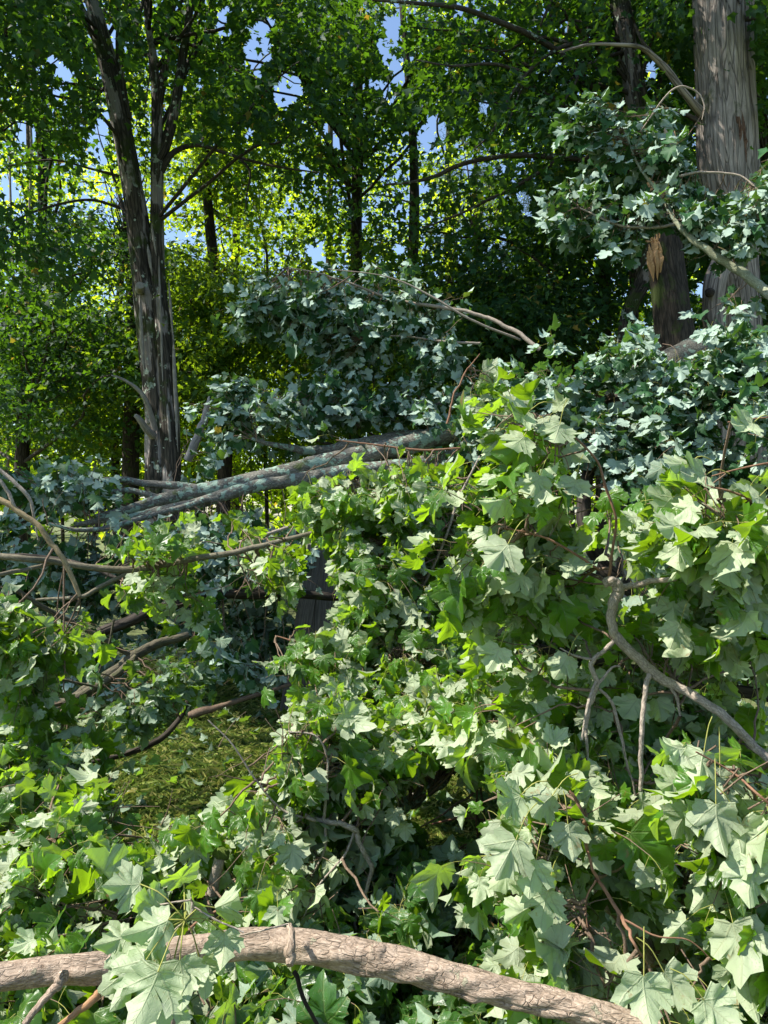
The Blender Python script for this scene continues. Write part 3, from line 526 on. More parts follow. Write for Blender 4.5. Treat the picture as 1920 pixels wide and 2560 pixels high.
cs = np.stack([P(*v) for v in np.c_[g.uniform(1000, 1760, 100), g.uniform(-160, 560, 100), g.uniform(8.6, 11.8, 100)]]); px_, py_ = proj(cs); cs = cs[~in_gap(cs, g, 1.3) & ~((py_ > 250) & (px_ < 1290) & (g.uniform(size=len(cs)) < .8))]; LB = Geo()
for c in cs[::2]: limb_to(LB, g, tC[int(g.integers(70, 150))], c, .03, .3)
G = LB; foliate(G, g, cs, 17000, ls=.105); G.build('crown', [B_limb, M_shaded], root)
root = thing('sapling', 'thin pale sapling trunk left of the slim maple', 'tree', P(1540, 1280, 10.6) * [1, 1, 0]); T = Geo()
trunk(T, [(1560, 1500, 10.6, 30), (1585, 760, 10.6, 24), (1578, 640, 10.6, 24), (1545, 520, 10.6, 22), (1542, 400, 10.6, 21), (1536, 240, 10.6, 20), (1515, 120, 10.6, 18), (1498, 20, 10.6, 15), (1490, -100, 10.6, 12)], 14, 90, ridged(26, .05, 6)); T.build('trunk', [B_left], root)
g = np.random.default_rng(16); G = Geo(); foliate(G, g, np.stack([P(g.uniform(1420, 1620), g.uniform(-200, 60), g.uniform(10, 12)) for _ in range(8)]), 2200); G.build('crown', [B_limb, M_shaded], root)

# the wood behind, tree by tree
FT = forest_tree
FT('dark maple overhanging the top left corner, unseen crown parts added for shade', -5.6, 9.5, 13, 101, [(60, 60, 9, 200, 200, 1.2, 26), (-400, -150, 8.8, 300, 400, 1.4, 60), (-200, 500, 9, 180, 200, 1, 16), (260, -1500, 8.2, 560, 330, 1.2, 34), (900, -1150, 8.6, 400, 260, 1.1, 16), (-1750, -930, 5.6, 360, 380, .9, 34)], 38000, M_shaded, .10, r=.2)  # crown parts out of view are added to shade the silvery leaves and left side
FT('dark maple behind the dead stubs at far left', -7.0, 14.5, 12, 102, [(130, 800, 14, 210, 180, 2, 44), (100, 980, 13.5, 170, 90, 1.5, 18), (140, 300, 14, 150, 170, 1.4, 14)], 20000, M_shaded)
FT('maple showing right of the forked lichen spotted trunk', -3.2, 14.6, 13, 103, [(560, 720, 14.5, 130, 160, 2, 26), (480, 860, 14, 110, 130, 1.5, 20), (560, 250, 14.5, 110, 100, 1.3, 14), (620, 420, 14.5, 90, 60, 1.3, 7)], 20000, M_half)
FT('dark maple hanging over the centre top of the wood', -.6, 14, 15, 104, [(800, 90, 12.5, 240, 120, 2, 50), (1030, 170, 13, 150, 120, 1.6, 24), (830, 430, 14, 60, 120, 1.5, 10)], 19000, M_shaded)
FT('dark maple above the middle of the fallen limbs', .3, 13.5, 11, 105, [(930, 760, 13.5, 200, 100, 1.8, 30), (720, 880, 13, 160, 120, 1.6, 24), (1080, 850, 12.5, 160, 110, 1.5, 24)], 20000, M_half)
FT('dark maple left of the snapped trunk', 3.6, 12.6, 11, 106, [(1330, 640, 12, 210, 170, 1.5, 54), (1420, 470, 12, 160, 80, 1.2, 16), (1250, 800, 11.6, 170, 90, 1.3, 24)], 17000, M_shaded)
FT('dark maple beyond the massive right trunk', 6.6, 12.5, 14, 107, [(1880, 250, 12, 90, 350, 1.5, 34), (1760, 620, 12.5, 130, 220, 1.4, 26), (1980, 700, 11, 100, 200, 1.5, 20), (1700, 60, 12, 90, 120, 1, 12)], 22000, M_shaded)
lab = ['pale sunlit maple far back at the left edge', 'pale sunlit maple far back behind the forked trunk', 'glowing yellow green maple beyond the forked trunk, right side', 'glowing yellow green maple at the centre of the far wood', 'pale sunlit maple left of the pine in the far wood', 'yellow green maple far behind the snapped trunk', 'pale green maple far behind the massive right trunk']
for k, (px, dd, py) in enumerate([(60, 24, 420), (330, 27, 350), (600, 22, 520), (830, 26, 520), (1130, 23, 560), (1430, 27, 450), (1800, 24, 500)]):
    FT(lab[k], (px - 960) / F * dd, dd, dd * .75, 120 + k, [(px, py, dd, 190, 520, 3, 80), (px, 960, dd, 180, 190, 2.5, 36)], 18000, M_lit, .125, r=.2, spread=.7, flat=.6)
# low understorey in front of the far row
for k, (px, dd, lb) in enumerate([(60, 18, 'low leafy shrub at the far left edge of the wood'), (250, 17, 'low leafy shrub left of the mossy trunk'), (520, 18, 'low leafy shrub right of the mossy trunk'), (800, 17, 'low leafy shrub behind the middle of the log'), (1150, 16, 'low leafy shrub at the right end of the log'), (1500, 15, 'low leafy shrub behind the snapped trunk'), (1830, 14, 'low leafy shrub behind the massive trunk foot')]):
    FT(lb, (px - 960) / F * dd, dd, 3.6, 140 + k, [(px, 1060, dd, 190, 130, 1.5, 34), (px + 40, 880, dd, 170, 120, 1.2, 24)], 13000, M_lit if k % 3 == 2 else M_half, .10, r=.06, group='shrubs at the foot of the wood', name='understorey_shrub')
# the far side of the wood, one leafy mass
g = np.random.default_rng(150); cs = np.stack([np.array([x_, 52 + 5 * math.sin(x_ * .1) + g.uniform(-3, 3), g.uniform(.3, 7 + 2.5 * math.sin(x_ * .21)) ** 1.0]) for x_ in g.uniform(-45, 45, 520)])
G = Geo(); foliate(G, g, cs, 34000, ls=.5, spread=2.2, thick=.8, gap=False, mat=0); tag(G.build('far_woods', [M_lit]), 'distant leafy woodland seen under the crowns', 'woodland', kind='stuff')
# slim dark trunks of the wood
for k, (px, dd, wd, y1, lb) in enumerate([(330, 15, 40, 500, 'slim dark trunk just left of the mossy trunk'), (285, 17, 20, 420, 'very thin dark trunk left of the mossy trunk'), (70, 16, 7, -50, 'thin bare grey trunk near the left edge, forked high'), (20, 17, 8, -50, 'thin bare grey trunk at the left edge'), (150, 19, 8, 300, 'thin leaning trunk between the left edge and the forked maple'), (660, 17, 9, 500, 'thin dark trunk right of the forked maple'), (1175, 15, 8, 560, 'thin dark trunk at the centre right of the wood')]):
    g = np.random.default_rng(160 + k); root = thing('slim_tree', lb, 'tree', P(px, 1280, dd) * [1, 1, 0], 'slim trunks in the wood'); G = Geo()
    tp = trunk(G, [(px + g.normal(0, 8), 1500, dd, wd * 1.2), (px, 1000, dd, wd), (px + g.normal(0, 14), 700, dd, wd * .8), (px + g.normal(0, 22), (700 + y1) / 2, dd, wd * .6), (px + g.normal(0, 30), y1, dd, wd * .35)], 10, 50, relief(k, .08)); G.build('trunk', [B_dark if k not in (2, 3) else B_gray], root)
    G = Geo()
    for j in range(9): a = tp[int(g.integers(20, 48))]; limb_to(G, g, a, a + np.array([g.normal(0, .45), g.normal(0, .4), g.uniform(.9, 2.0)]), .02 if k not in (2, 3, 4) else .009)
    G.build('branch', [B_limb], root)
# pines glimpsed between the maples
for k, (px, py, dd, lb) in enumerate([(1185, 330, 22, 'bluish pine glimpsed between maples at the centre right'), (1380, 500, 21, 'pale pine crown left of the slim maple')]):
    g = np.random.default_rng(180 + k); x = (px - 960) / F * dd; top = P(px, py - 120, dd)[2]; root = thing('pine_tree', lb, 'tree', (x, dd, 0)); G = Geo()
    G.tube(spline([[x, dd, -.1], [x + .1, dd, top * .5], [x, dd, top]], 20), np.linspace(.18, .03, 20), 10, 0, .5); G.build('trunk', [B_dark], root); G = Geo(); pos = []; ax = []
    for j in range(60):
        z = top * g.uniform(.35, 1); a = g.uniform(0, 6.3); L_ = (top - z) * .28 + .5; e = np.array([x + math.cos(a) * L_, dd + math.sin(a) * L_, z + .15]); limb_to(G, g, np.array([x, dd, z]), e, .02)
        c = np.array([x, dd, z])[None] + (e - [x, dd, z])[None] * g.uniform(.3, 1, (260, 1)) + g.normal(0, .13, (260, 3)); pos.append(c); ax.append(g.normal(0, 1, (260, 3)) + [0, 0, .5])
    pos = np.vstack(pos); ax = nrm(np.vstack(ax)); X = nrm(np.cross(ax, g.normal(0, 1, ax.shape))); V = np.stack([pos - X * .008, pos + X * .008, pos + ax * .15], 1).reshape(-1, 3); G.add(V, np.arange(len(V)).reshape(-1, 3), 1, V, np.repeat(g.uniform(size=len(pos)), 3))
    G.build('crown', [B_dark, M_needle], root)

# ================================================================== FENCE
g = np.random.default_rng(50); fx0, fy0, fx1, fy1 = -.66, 6.0, 1.3, 6.58
B_board = bark_mat('weathered_board', (.07, .062, .055), (.20, .18, .16), .5, scale=2.2, stretch=.03, moss=.12)
root = thing('wooden_fence', 'weathered grey plank fence crushed under the fallen limbs', 'fence', (fx0, fy0, 0))
def board(name, p, w_, h_, th, tilt, yaw, mat=None):
    o = Geo(); nz = 14; z = np.linspace(0, h_, nz); sec = np.array([(-w_ / 2, -th / 2), (w_ / 2, -th / 2), (w_ / 2, th / 2), (-w_ / 2, th / 2)])
    wv = np.cumsum(g.normal(0, .002, nz)); V = np.stack([[(s_[0] + wv[k], s_[1] + wv[k] * .6, z[k] + (g.normal(0, .012) if k == nz - 1 else 0)) for s_ in sec] for k in range(nz)])
    c, s_ = math.cos(tilt), math.sin(tilt); X, Y, Z = V[..., 0], V[..., 1], V[..., 2]; X, Z = X * c + Z * s_, -X * s_ + Z * c
    cy_, sy_ = math.cos(yaw), math.sin(yaw); X, Y = X * cy_ - Y * sy_, X * sy_ + Y * cy_
    A = V.reshape(-1, 3) + [g.uniform(0, 9), g.uniform(0, 9), g.uniform(0, 9)]; Q = []
    for k in range(nz - 1):
        for j in range(4): Q.append((k * 4 + j, k * 4 + (j + 1) % 4, k * 4 + 4 + (j + 1) % 4, k * 4 + 4 + j))
    Q += [(3, 2, 1, 0), (nz * 4 - 4, nz * 4 - 3, nz * 4 - 2, nz * 4 - 1)]
    o.add(np.stack([X, Y, Z], -1).reshape(-1, 3) + np.array(p), np.array(Q), 0, A, .5); return o.build(name, [mat or B_board], root, smooth=False)
yaw = math.atan2(fy1 - fy0, fx1 - fx0); Lf = math.hypot(fx1 - fx0, fy1 - fy0); u = np.array([math.cos(yaw), math.sin(yaw), 0])
for k in range(int(Lf / .152)):
    p = np.array([fx0, fy0, 0]) + u * (k * .152) + [0, 0, .02]; broken = k in (1, 2); board('board', p, .14, 1.82 if not broken else g.uniform(1.3, 1.6), .018, (.17 if k == 0 else g.normal(0, .008)) if not broken else .05, yaw)
for z in (.35, 1.45):
    G = Geo(); a = np.array([fx0 - .05, fy0 + .05, z]); G.tube(np.linspace(a, a + u * Lf, 20), .03, 4, 0, .5); G.build('rail', [B_board], root, smooth=False)
board('loose_board', (fx0 - .10, fy0 - .08, .0), .13, 1.35, .018, .17, yaw)

# ================================================================== FALLEN TREE (the big lichened limbs)
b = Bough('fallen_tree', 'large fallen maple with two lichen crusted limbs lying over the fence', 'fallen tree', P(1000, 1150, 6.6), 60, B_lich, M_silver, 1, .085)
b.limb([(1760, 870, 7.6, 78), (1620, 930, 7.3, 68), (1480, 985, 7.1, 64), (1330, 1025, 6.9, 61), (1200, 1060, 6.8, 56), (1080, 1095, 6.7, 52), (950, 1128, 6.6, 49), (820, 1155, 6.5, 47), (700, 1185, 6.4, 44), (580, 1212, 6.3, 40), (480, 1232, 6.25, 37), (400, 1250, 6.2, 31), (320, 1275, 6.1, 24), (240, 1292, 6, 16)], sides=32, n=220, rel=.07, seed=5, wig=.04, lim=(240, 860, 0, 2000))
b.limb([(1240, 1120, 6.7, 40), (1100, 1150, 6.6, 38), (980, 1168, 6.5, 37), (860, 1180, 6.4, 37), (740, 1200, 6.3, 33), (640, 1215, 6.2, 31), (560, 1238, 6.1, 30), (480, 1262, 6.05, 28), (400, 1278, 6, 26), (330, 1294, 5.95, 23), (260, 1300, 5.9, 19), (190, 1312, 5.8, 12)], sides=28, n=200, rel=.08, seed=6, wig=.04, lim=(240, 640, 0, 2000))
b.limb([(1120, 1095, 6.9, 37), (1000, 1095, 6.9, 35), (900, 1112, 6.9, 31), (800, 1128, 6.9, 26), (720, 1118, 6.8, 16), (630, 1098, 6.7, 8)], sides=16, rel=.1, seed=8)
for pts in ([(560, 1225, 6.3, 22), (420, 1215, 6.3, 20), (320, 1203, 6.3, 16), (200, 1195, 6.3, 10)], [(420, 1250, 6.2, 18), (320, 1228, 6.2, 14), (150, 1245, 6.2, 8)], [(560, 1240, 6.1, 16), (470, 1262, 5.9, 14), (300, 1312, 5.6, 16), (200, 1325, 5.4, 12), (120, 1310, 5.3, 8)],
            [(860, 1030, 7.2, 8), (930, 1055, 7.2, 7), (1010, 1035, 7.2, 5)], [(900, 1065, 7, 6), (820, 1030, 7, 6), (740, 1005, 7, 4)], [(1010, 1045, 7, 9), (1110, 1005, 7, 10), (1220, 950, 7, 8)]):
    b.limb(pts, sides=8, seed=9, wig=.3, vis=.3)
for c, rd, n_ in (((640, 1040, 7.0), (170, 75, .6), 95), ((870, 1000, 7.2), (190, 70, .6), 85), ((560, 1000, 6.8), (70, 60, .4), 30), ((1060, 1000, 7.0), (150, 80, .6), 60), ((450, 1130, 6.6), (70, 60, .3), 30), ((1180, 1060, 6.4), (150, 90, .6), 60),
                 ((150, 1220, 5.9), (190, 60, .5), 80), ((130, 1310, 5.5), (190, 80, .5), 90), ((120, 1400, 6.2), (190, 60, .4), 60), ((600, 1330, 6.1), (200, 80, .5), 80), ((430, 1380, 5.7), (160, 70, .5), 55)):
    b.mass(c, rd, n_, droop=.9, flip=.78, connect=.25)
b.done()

# trailing twiggy crown in the dark under the logs
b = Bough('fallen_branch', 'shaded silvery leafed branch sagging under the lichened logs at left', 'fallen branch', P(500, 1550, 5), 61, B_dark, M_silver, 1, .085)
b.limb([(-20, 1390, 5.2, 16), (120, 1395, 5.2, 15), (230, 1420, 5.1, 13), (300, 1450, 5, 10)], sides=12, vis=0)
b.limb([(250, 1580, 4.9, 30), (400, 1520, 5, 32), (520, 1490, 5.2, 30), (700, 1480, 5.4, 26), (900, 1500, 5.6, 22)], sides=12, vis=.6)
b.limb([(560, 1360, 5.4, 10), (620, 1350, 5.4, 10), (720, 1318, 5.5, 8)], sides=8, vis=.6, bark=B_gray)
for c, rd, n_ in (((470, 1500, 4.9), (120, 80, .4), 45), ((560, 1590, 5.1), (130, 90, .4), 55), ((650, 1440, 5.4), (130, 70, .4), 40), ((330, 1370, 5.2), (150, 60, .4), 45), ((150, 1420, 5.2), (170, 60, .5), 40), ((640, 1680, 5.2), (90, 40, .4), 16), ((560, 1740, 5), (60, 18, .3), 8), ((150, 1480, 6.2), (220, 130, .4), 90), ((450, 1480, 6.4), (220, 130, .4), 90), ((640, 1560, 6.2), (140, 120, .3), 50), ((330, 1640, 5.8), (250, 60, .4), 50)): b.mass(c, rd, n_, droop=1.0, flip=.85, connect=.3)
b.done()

# hanging silvery boughs
b = Bough('hanging_branch', 'broken maple branch of silvery turned leaves arching above the middle of the fallen logs', 'broken branch', P(1340, 870, 6.8), 62, B_gray, M_silver, 1, .09)
b.limb([(1350, 872, 6.6, 12), (1270, 820, 6.7, 11), (1190, 785, 6.8, 10), (1080, 765, 6.9, 9), (980, 748, 7, 8), (880, 710, 7, 6), (800, 685, 7, 4), (720, 668, 7, 3)], sides=8, wig=.5, vis=.45)
b.limb([(1200, 858, 6.8, 7), (1120, 855, 6.8, 6), (1000, 840, 6.9, 4), (900, 845, 6.9, 3)], sides=6, vis=.25)
b.limb([(1300, 850, 6.7, 7), (1180, 800, 6.6, 6), (1060, 730, 6.6, 5), (960, 690, 6.6, 3), (820, 672, 6.6, 2)], sides=6, vis=.25)
for c, rd, n_ in (((680, 735, 7), (95, 60, .35), 40), ((790, 735, 7), (110, 65, .4), 44), ((910, 790, 7), (140, 80, .4), 60), ((960, 700, 7), (90, 55, .3), 26), ((1060, 800, 7), (120, 70, .4), 34), ((880, 870, 7.1), (90, 50, .3), 22), ((600, 780, 7), (60, 30, .2), 8), ((760, 820, 7), (70, 50, .3), 20), ((1120, 860, 6.9), (90, 50, .3), 22)): b.mass(c, rd, n_, droop=1.1, flip=.85, connect=.35)
b.done()
b = Bough('hanging_branch', 'arching broken branch of silvery turned leaves in front of the two right trunks', 'broken branch', P(1920, 740, 6), 63, B_gray, M_silver, 1, .09)
b.limb([(1960, 770, 5.6, 26), (1910, 725, 5.8, 26), (1850, 680, 5.9, 24), (1780, 635, 6, 20), (1720, 590, 6.1, 16), (1690, 555, 6.2, 13), (1660, 500, 6.3, 10), (1600, 420, 6.4, 7), (1560, 330, 6.5, 5)], sides=12, bark=bark_mat('bark_green_grey', (.12, .13, .08), (.36, .38, .26), .3, scale=4, lichen=.3))
b.limb([(1690, 560, 6.2, 9), (1620, 570, 6.2, 7), (1540, 560, 6.2, 6), (1450, 520, 6.3, 4)], sides=7); b.limb([(1700, 440, 6.2, 8), (1760, 430, 6.1, 6), (1850, 440, 6.0, 5), (1900, 480, 5.9, 4)], sides=7)
b.limb([(1600, 330, 6.4, 4), (1680, 225, 6.3, 5), (1735, 225, 6.3, 5), (1760, 260, 6.3, 4), (1755, 300, 6.3, 2)], sides=6)
for c, rd, n_ in (((1490, 310, 6.5), (70, 45, .3), 26), ((1570, 285, 6.5), (100, 40, .3), 34), ((1640, 370, 6.4), (110, 60, .3), 40), ((1590, 460, 6.4), (120, 50, .3), 34), ((1750, 440, 6.2), (110, 45, .3), 32), ((1860, 430, 6.1), (80, 50, .3), 24), ((1560, 560, 6.3), (130, 60, .3), 40), ((1690, 510, 6.2), (110, 60, .3), 34), ((1430, 520, 6.4), (70, 55, .3), 20), ((1800, 600, 6), (90, 50, .3), 14), ((1880, 540, 5.9), (60, 60, .3), 20), ((1740, 520, 6.1), (120, 50, .3), 34), ((1830, 500, 6), (110, 50, .3), 30), ((1800, 760, 6), (120, 40, .3), 12), ((1520, 420, 6.5), (90, 60, .3), 24)): b.mass(c, rd, n_, droop=.7, flip=.8, connect=.3)
b.done()

# right bank of shaded silvery leaves
b = Bough('fallen_branch', 'broad shaded bank of blue green turned leaves below the snapped trunk', 'fallen branch', P(1700, 1100, 4.4), 64, B_dark, M_silver, 0, .082)
b.limb([(1960, 900, 4.8, 50), (1800, 930, 4.9, 46), (1640, 960, 5, 40), (1500, 1010, 5, 30)], sides=12, bark=B_left, vis=0); b.limb([(1600, 1500, 4.6, 40), (1500, 1400, 4.6, 44), (1460, 1290, 4.6, 40), (1470, 1180, 4.7, 30)], sides=14)
for c, rd, n_ in (((1620, 880, 4.6), (120, 60, .4), 34), ((1760, 870, 4.4), (150, 60, .4), 40), ((1880, 900, 4.2), (110, 80, .4), 34), ((1700, 1000, 4.4), (190, 90, .5), 75), ((1860, 1080, 4.2), (120, 110, .5), 40), ((1560, 1130, 4.6), (170, 110, .5), 65), ((1400, 950, 4.8), (150, 80, .5), 50), ((1720, 1230, 4.4), (200, 120, .5), 60), ((1300, 1010, 5), (130, 70, .4), 30)): b.mass(c, rd, n_, droop=.75, flip=.85, connect=.3)
b.done()
# spiky twig standing up in the middle
b = Bough('fallen_branch', 'thin upright twig with drooping leaves standing above the sunlit leaves at centre right', 'twig', P(1180, 960, 3.2), 65, B_red, M_near, 0, .075)
b.limb([(1120, 1060, 3.2, 6), (1135, 990, 3.2, 5), (1165, 930, 3.2, 4), (1200, 885, 3.2, 2)], sides=6, wig=.8); b.mass((1190, 960, 3.2), (50, 40, .1), 5, droop=1.4, nn=2); b.done()

# ================================================================== LEFT SIDE
b = Bough('fallen_branch', 'long thin branch arching across the left with lime green leaves under it', 'fallen branch', P(330, 1425, 3.4), 66, bark_mat('bark_olive', (.07, .06, .04), (.26, .23, .16), .4, scale=6, lichen=.1), M_near, 0, .080)
b.limb([(-40, 1388, 3.2, 17), (60, 1396, 3.2, 18), (140, 1405, 3.3, 17), (240, 1420, 3.35, 18), (330, 1424, 3.4, 22), (400, 1412, 3.4, 19), (480, 1398, 3.4, 17), (580, 1382, 3.4, 16), (680, 1358, 3.4, 14), (780, 1332, 3.4, 11)], sides=14, wig=.15, n=70)
b.limb([(325, 1430, 3.4, 15), (260, 1462, 3.35, 13), (200, 1492, 3.3, 12), (90, 1500, 3.3, 7)], sides=10); b.limb([(-20, 1440, 3.1, 12), (60, 1425, 3.2, 12), (130, 1408, 3.3, 10)], sides=8)
for c, rd, n_, dr in (((390, 1395, 3.3), (80, 40, .2), 12, .3), ((300, 1440, 3.3), (120, 40, .2), 12, .5), ((400, 1470, 3.4), (90, 40, .2), 12, .6), ((610, 1330, 3.5), (60, 60, .2), 13, .7), ((650, 1420, 3.5), (80, 70, .25), 20, 1.1), ((720, 1350, 3.5), (90, 100, .3), 22, 1.1)): b.mass(c, rd, n_, droop=dr, flip=.4, step=.07)
b.done()
b = Bough('fallen_branch', 'yellowish branch slanting down from the left edge across the thin arching branch', 'fallen branch', P(130, 1380, 3.0), 67, B_gray, M_near, 0, .078)
b.limb([(-30, 1150, 3.1, 8), (30, 1200, 3.1, 10), (70, 1240, 3.1, 10), (85, 1290, 3.1, 7), (95, 1350, 3.1, 3)], sides=8)
b.limb([(-30, 1235, 3, 16), (30, 1268, 3, 15), (90, 1310, 3, 15), (130, 1360, 3, 15), (165, 1410, 3, 14), (200, 1490, 3, 11)], sides=12, bark=bark_mat('bark_tan', (.17, .12, .06), (.42, .33, .19), .3, scale=6))
b.limb([(0, 1200, 3, 9), (25, 1240, 3, 10), (40, 1275, 3, 8)], sides=8)
for c, rd, n_ in (((40, 1560, 3.0), (110, 60, .25), 20), ((130, 1620, 3.0), (120, 70, .25), 24), ((60, 1700, 3.0), (130, 70, .3), 22), ((200, 1560, 3.2), (80, 60, .25), 10), ((30, 1500, 3), (80, 30, .2), 7)): b.mass(c, rd, n_, droop=.8, flip=.5, connect=.06)
b.done()
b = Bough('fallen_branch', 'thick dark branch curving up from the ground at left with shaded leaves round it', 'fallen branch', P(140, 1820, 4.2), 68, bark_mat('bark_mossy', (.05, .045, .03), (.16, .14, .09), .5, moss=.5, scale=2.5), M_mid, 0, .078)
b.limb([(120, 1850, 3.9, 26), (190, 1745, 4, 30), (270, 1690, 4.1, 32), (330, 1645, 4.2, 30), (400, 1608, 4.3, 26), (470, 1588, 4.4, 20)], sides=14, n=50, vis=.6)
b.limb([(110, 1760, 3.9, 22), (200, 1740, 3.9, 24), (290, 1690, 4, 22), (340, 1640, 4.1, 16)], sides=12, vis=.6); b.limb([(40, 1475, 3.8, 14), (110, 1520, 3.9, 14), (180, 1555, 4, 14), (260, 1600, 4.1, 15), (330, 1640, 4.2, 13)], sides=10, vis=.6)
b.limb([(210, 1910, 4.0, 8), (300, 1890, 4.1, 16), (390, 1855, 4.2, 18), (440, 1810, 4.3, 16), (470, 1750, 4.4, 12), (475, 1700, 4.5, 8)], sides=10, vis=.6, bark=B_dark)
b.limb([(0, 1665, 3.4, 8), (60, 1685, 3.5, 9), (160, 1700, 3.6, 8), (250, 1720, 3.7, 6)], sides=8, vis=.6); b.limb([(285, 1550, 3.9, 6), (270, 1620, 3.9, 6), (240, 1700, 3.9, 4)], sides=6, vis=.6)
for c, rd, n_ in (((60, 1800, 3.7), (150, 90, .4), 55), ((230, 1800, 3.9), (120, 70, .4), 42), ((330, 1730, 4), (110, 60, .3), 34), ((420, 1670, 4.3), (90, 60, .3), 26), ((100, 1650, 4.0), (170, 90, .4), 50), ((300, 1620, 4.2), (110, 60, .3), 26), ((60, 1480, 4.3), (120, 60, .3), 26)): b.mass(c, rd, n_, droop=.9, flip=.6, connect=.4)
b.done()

# ================================================================== CENTRE
b = Bough('fallen_branch', 'dense curtain of drooping sunlit leaves hiding the fence at the centre', 'fallen branch', P(960, 1600, 3.4), 69, B_gray, M_near, 0, .071)
b.limb([(940, 1760, 3.2, 26), (955, 1680, 3.3, 27), (965, 1600, 3.4, 28), (990, 1540, 3.5, 30), (1020, 1480, 3.6, 28), (1080, 1410, 3.7, 24), (1140, 1360, 3.8, 18)], sides=14, n=60, vis=.5)
b.limb([(965, 1630, 3.2, 8), (1010, 1640, 3.2, 9), (1060, 1660, 3.2, 6)], sides=8); b.limb([(1000, 1500, 3.5, 7), (940, 1380, 3.5, 6), (900, 1280, 3.5, 6), (880, 1200, 3.5, 4)], sides=8)
b.limb([(870, 1640, 3.4, 5), (760, 1610, 3.3, 6), (690, 1590, 3.3, 4)], sides=6, bark=B_red); b.limb([(1150, 1120, 3.5, 5), (1050, 1125, 3.5, 6), (920, 1110, 3.5, 5), (840, 1100, 3.5, 3)], sides=6, bark=B_red)
b.limb([(1040, 1500, 3.5, 9), (1100, 1380, 3.4, 8), (1150, 1240, 3.4, 6), (1200, 1140, 3.4, 4)], sides=8)
for c, rd, n_, dr in (((980, 1460, 3.3), (110, 90, .2), 30, 1.3), ((1010, 1620, 3.1), (90, 60, .2), 18, 1.3), ((880, 1240, 3.5), (110, 60, .25), 30, .9), ((800, 1180, 3.5), (90, 35, .2), 12, .5), ((960, 1110, 3.5), (110, 30, .2), 12, .6), ((1040, 1220, 3.5), (120, 70, .3), 40, 1.1), ((1120, 1330, 3.5), (140, 90, .3), 50, 1.3), ((900, 1400, 3.5), (80, 110, .3), 36, 1.4),
                     ((1010, 1400, 3.6), (120, 100, .3), 50, 1.4), ((930, 1550, 3.5), (90, 90, .3), 36, 1.4), ((1080, 1560, 3.4), (140, 110, .3), 60, 1.4), ((780, 1620, 3.2), (110, 50, .25), 22, .7), ((740, 1690, 3.2), (80, 50, .25), 16, .8), ((1000, 1700, 3.2), (160, 80, .3), 46, 1.3), ((860, 1740, 3.1), (110, 50, .25), 20, 1.2), ((1240, 1450, 3.5), (120, 140, .35), 50, 1.3), ((1260, 1650, 3.2), (120, 120, .35), 46, 1.3)):
    b.mass(c, rd, n_, droop=dr, flip=.58, connect=.35)
b.done()
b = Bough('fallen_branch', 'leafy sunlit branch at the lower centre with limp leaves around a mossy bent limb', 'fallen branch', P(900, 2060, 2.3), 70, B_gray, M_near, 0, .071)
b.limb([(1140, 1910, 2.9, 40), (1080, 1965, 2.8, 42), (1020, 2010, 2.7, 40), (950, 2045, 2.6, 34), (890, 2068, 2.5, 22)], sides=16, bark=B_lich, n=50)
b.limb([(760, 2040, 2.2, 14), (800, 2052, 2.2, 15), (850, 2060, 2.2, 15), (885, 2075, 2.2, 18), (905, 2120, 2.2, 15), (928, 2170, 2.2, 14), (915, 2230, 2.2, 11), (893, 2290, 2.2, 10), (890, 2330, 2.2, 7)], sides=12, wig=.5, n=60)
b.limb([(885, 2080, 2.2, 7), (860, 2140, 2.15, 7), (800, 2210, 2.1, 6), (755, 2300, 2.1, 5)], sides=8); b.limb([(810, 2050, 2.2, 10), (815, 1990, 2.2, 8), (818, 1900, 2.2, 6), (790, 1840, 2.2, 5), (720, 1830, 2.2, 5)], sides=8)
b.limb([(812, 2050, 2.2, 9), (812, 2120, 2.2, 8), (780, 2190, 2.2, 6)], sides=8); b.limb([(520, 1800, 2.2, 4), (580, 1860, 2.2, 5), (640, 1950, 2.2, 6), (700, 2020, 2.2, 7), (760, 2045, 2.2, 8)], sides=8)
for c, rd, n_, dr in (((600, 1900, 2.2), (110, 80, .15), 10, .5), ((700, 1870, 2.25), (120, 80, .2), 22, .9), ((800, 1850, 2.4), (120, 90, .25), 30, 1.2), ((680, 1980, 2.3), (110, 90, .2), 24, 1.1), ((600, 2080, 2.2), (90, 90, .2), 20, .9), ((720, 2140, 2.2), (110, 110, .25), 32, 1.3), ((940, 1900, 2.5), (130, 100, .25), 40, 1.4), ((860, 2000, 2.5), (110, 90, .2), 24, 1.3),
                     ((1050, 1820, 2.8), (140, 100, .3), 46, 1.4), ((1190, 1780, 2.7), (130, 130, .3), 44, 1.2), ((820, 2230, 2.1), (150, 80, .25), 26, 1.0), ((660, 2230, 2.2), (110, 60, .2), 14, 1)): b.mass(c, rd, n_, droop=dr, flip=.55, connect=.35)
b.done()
b = Bough('fallen_branch', 'dark glossy leaved branch low on the ground right of centre, behind the foreground limb', 'fallen branch', P(1050, 2250, 2.4), 71, B_twig, M_mid, 0, .078)
b.limb([(1000, 2480, 2.2, 16), (1100, 2400, 2.3, 16), (1200, 2300, 2.4, 13), (1290, 2230, 2.5, 10)], sides=10); b.limb([(1200, 1900, 3, 5), (1190, 2050, 2.8, 5), (1210, 2200, 2.6, 4)], sides=6, bark=B_red)
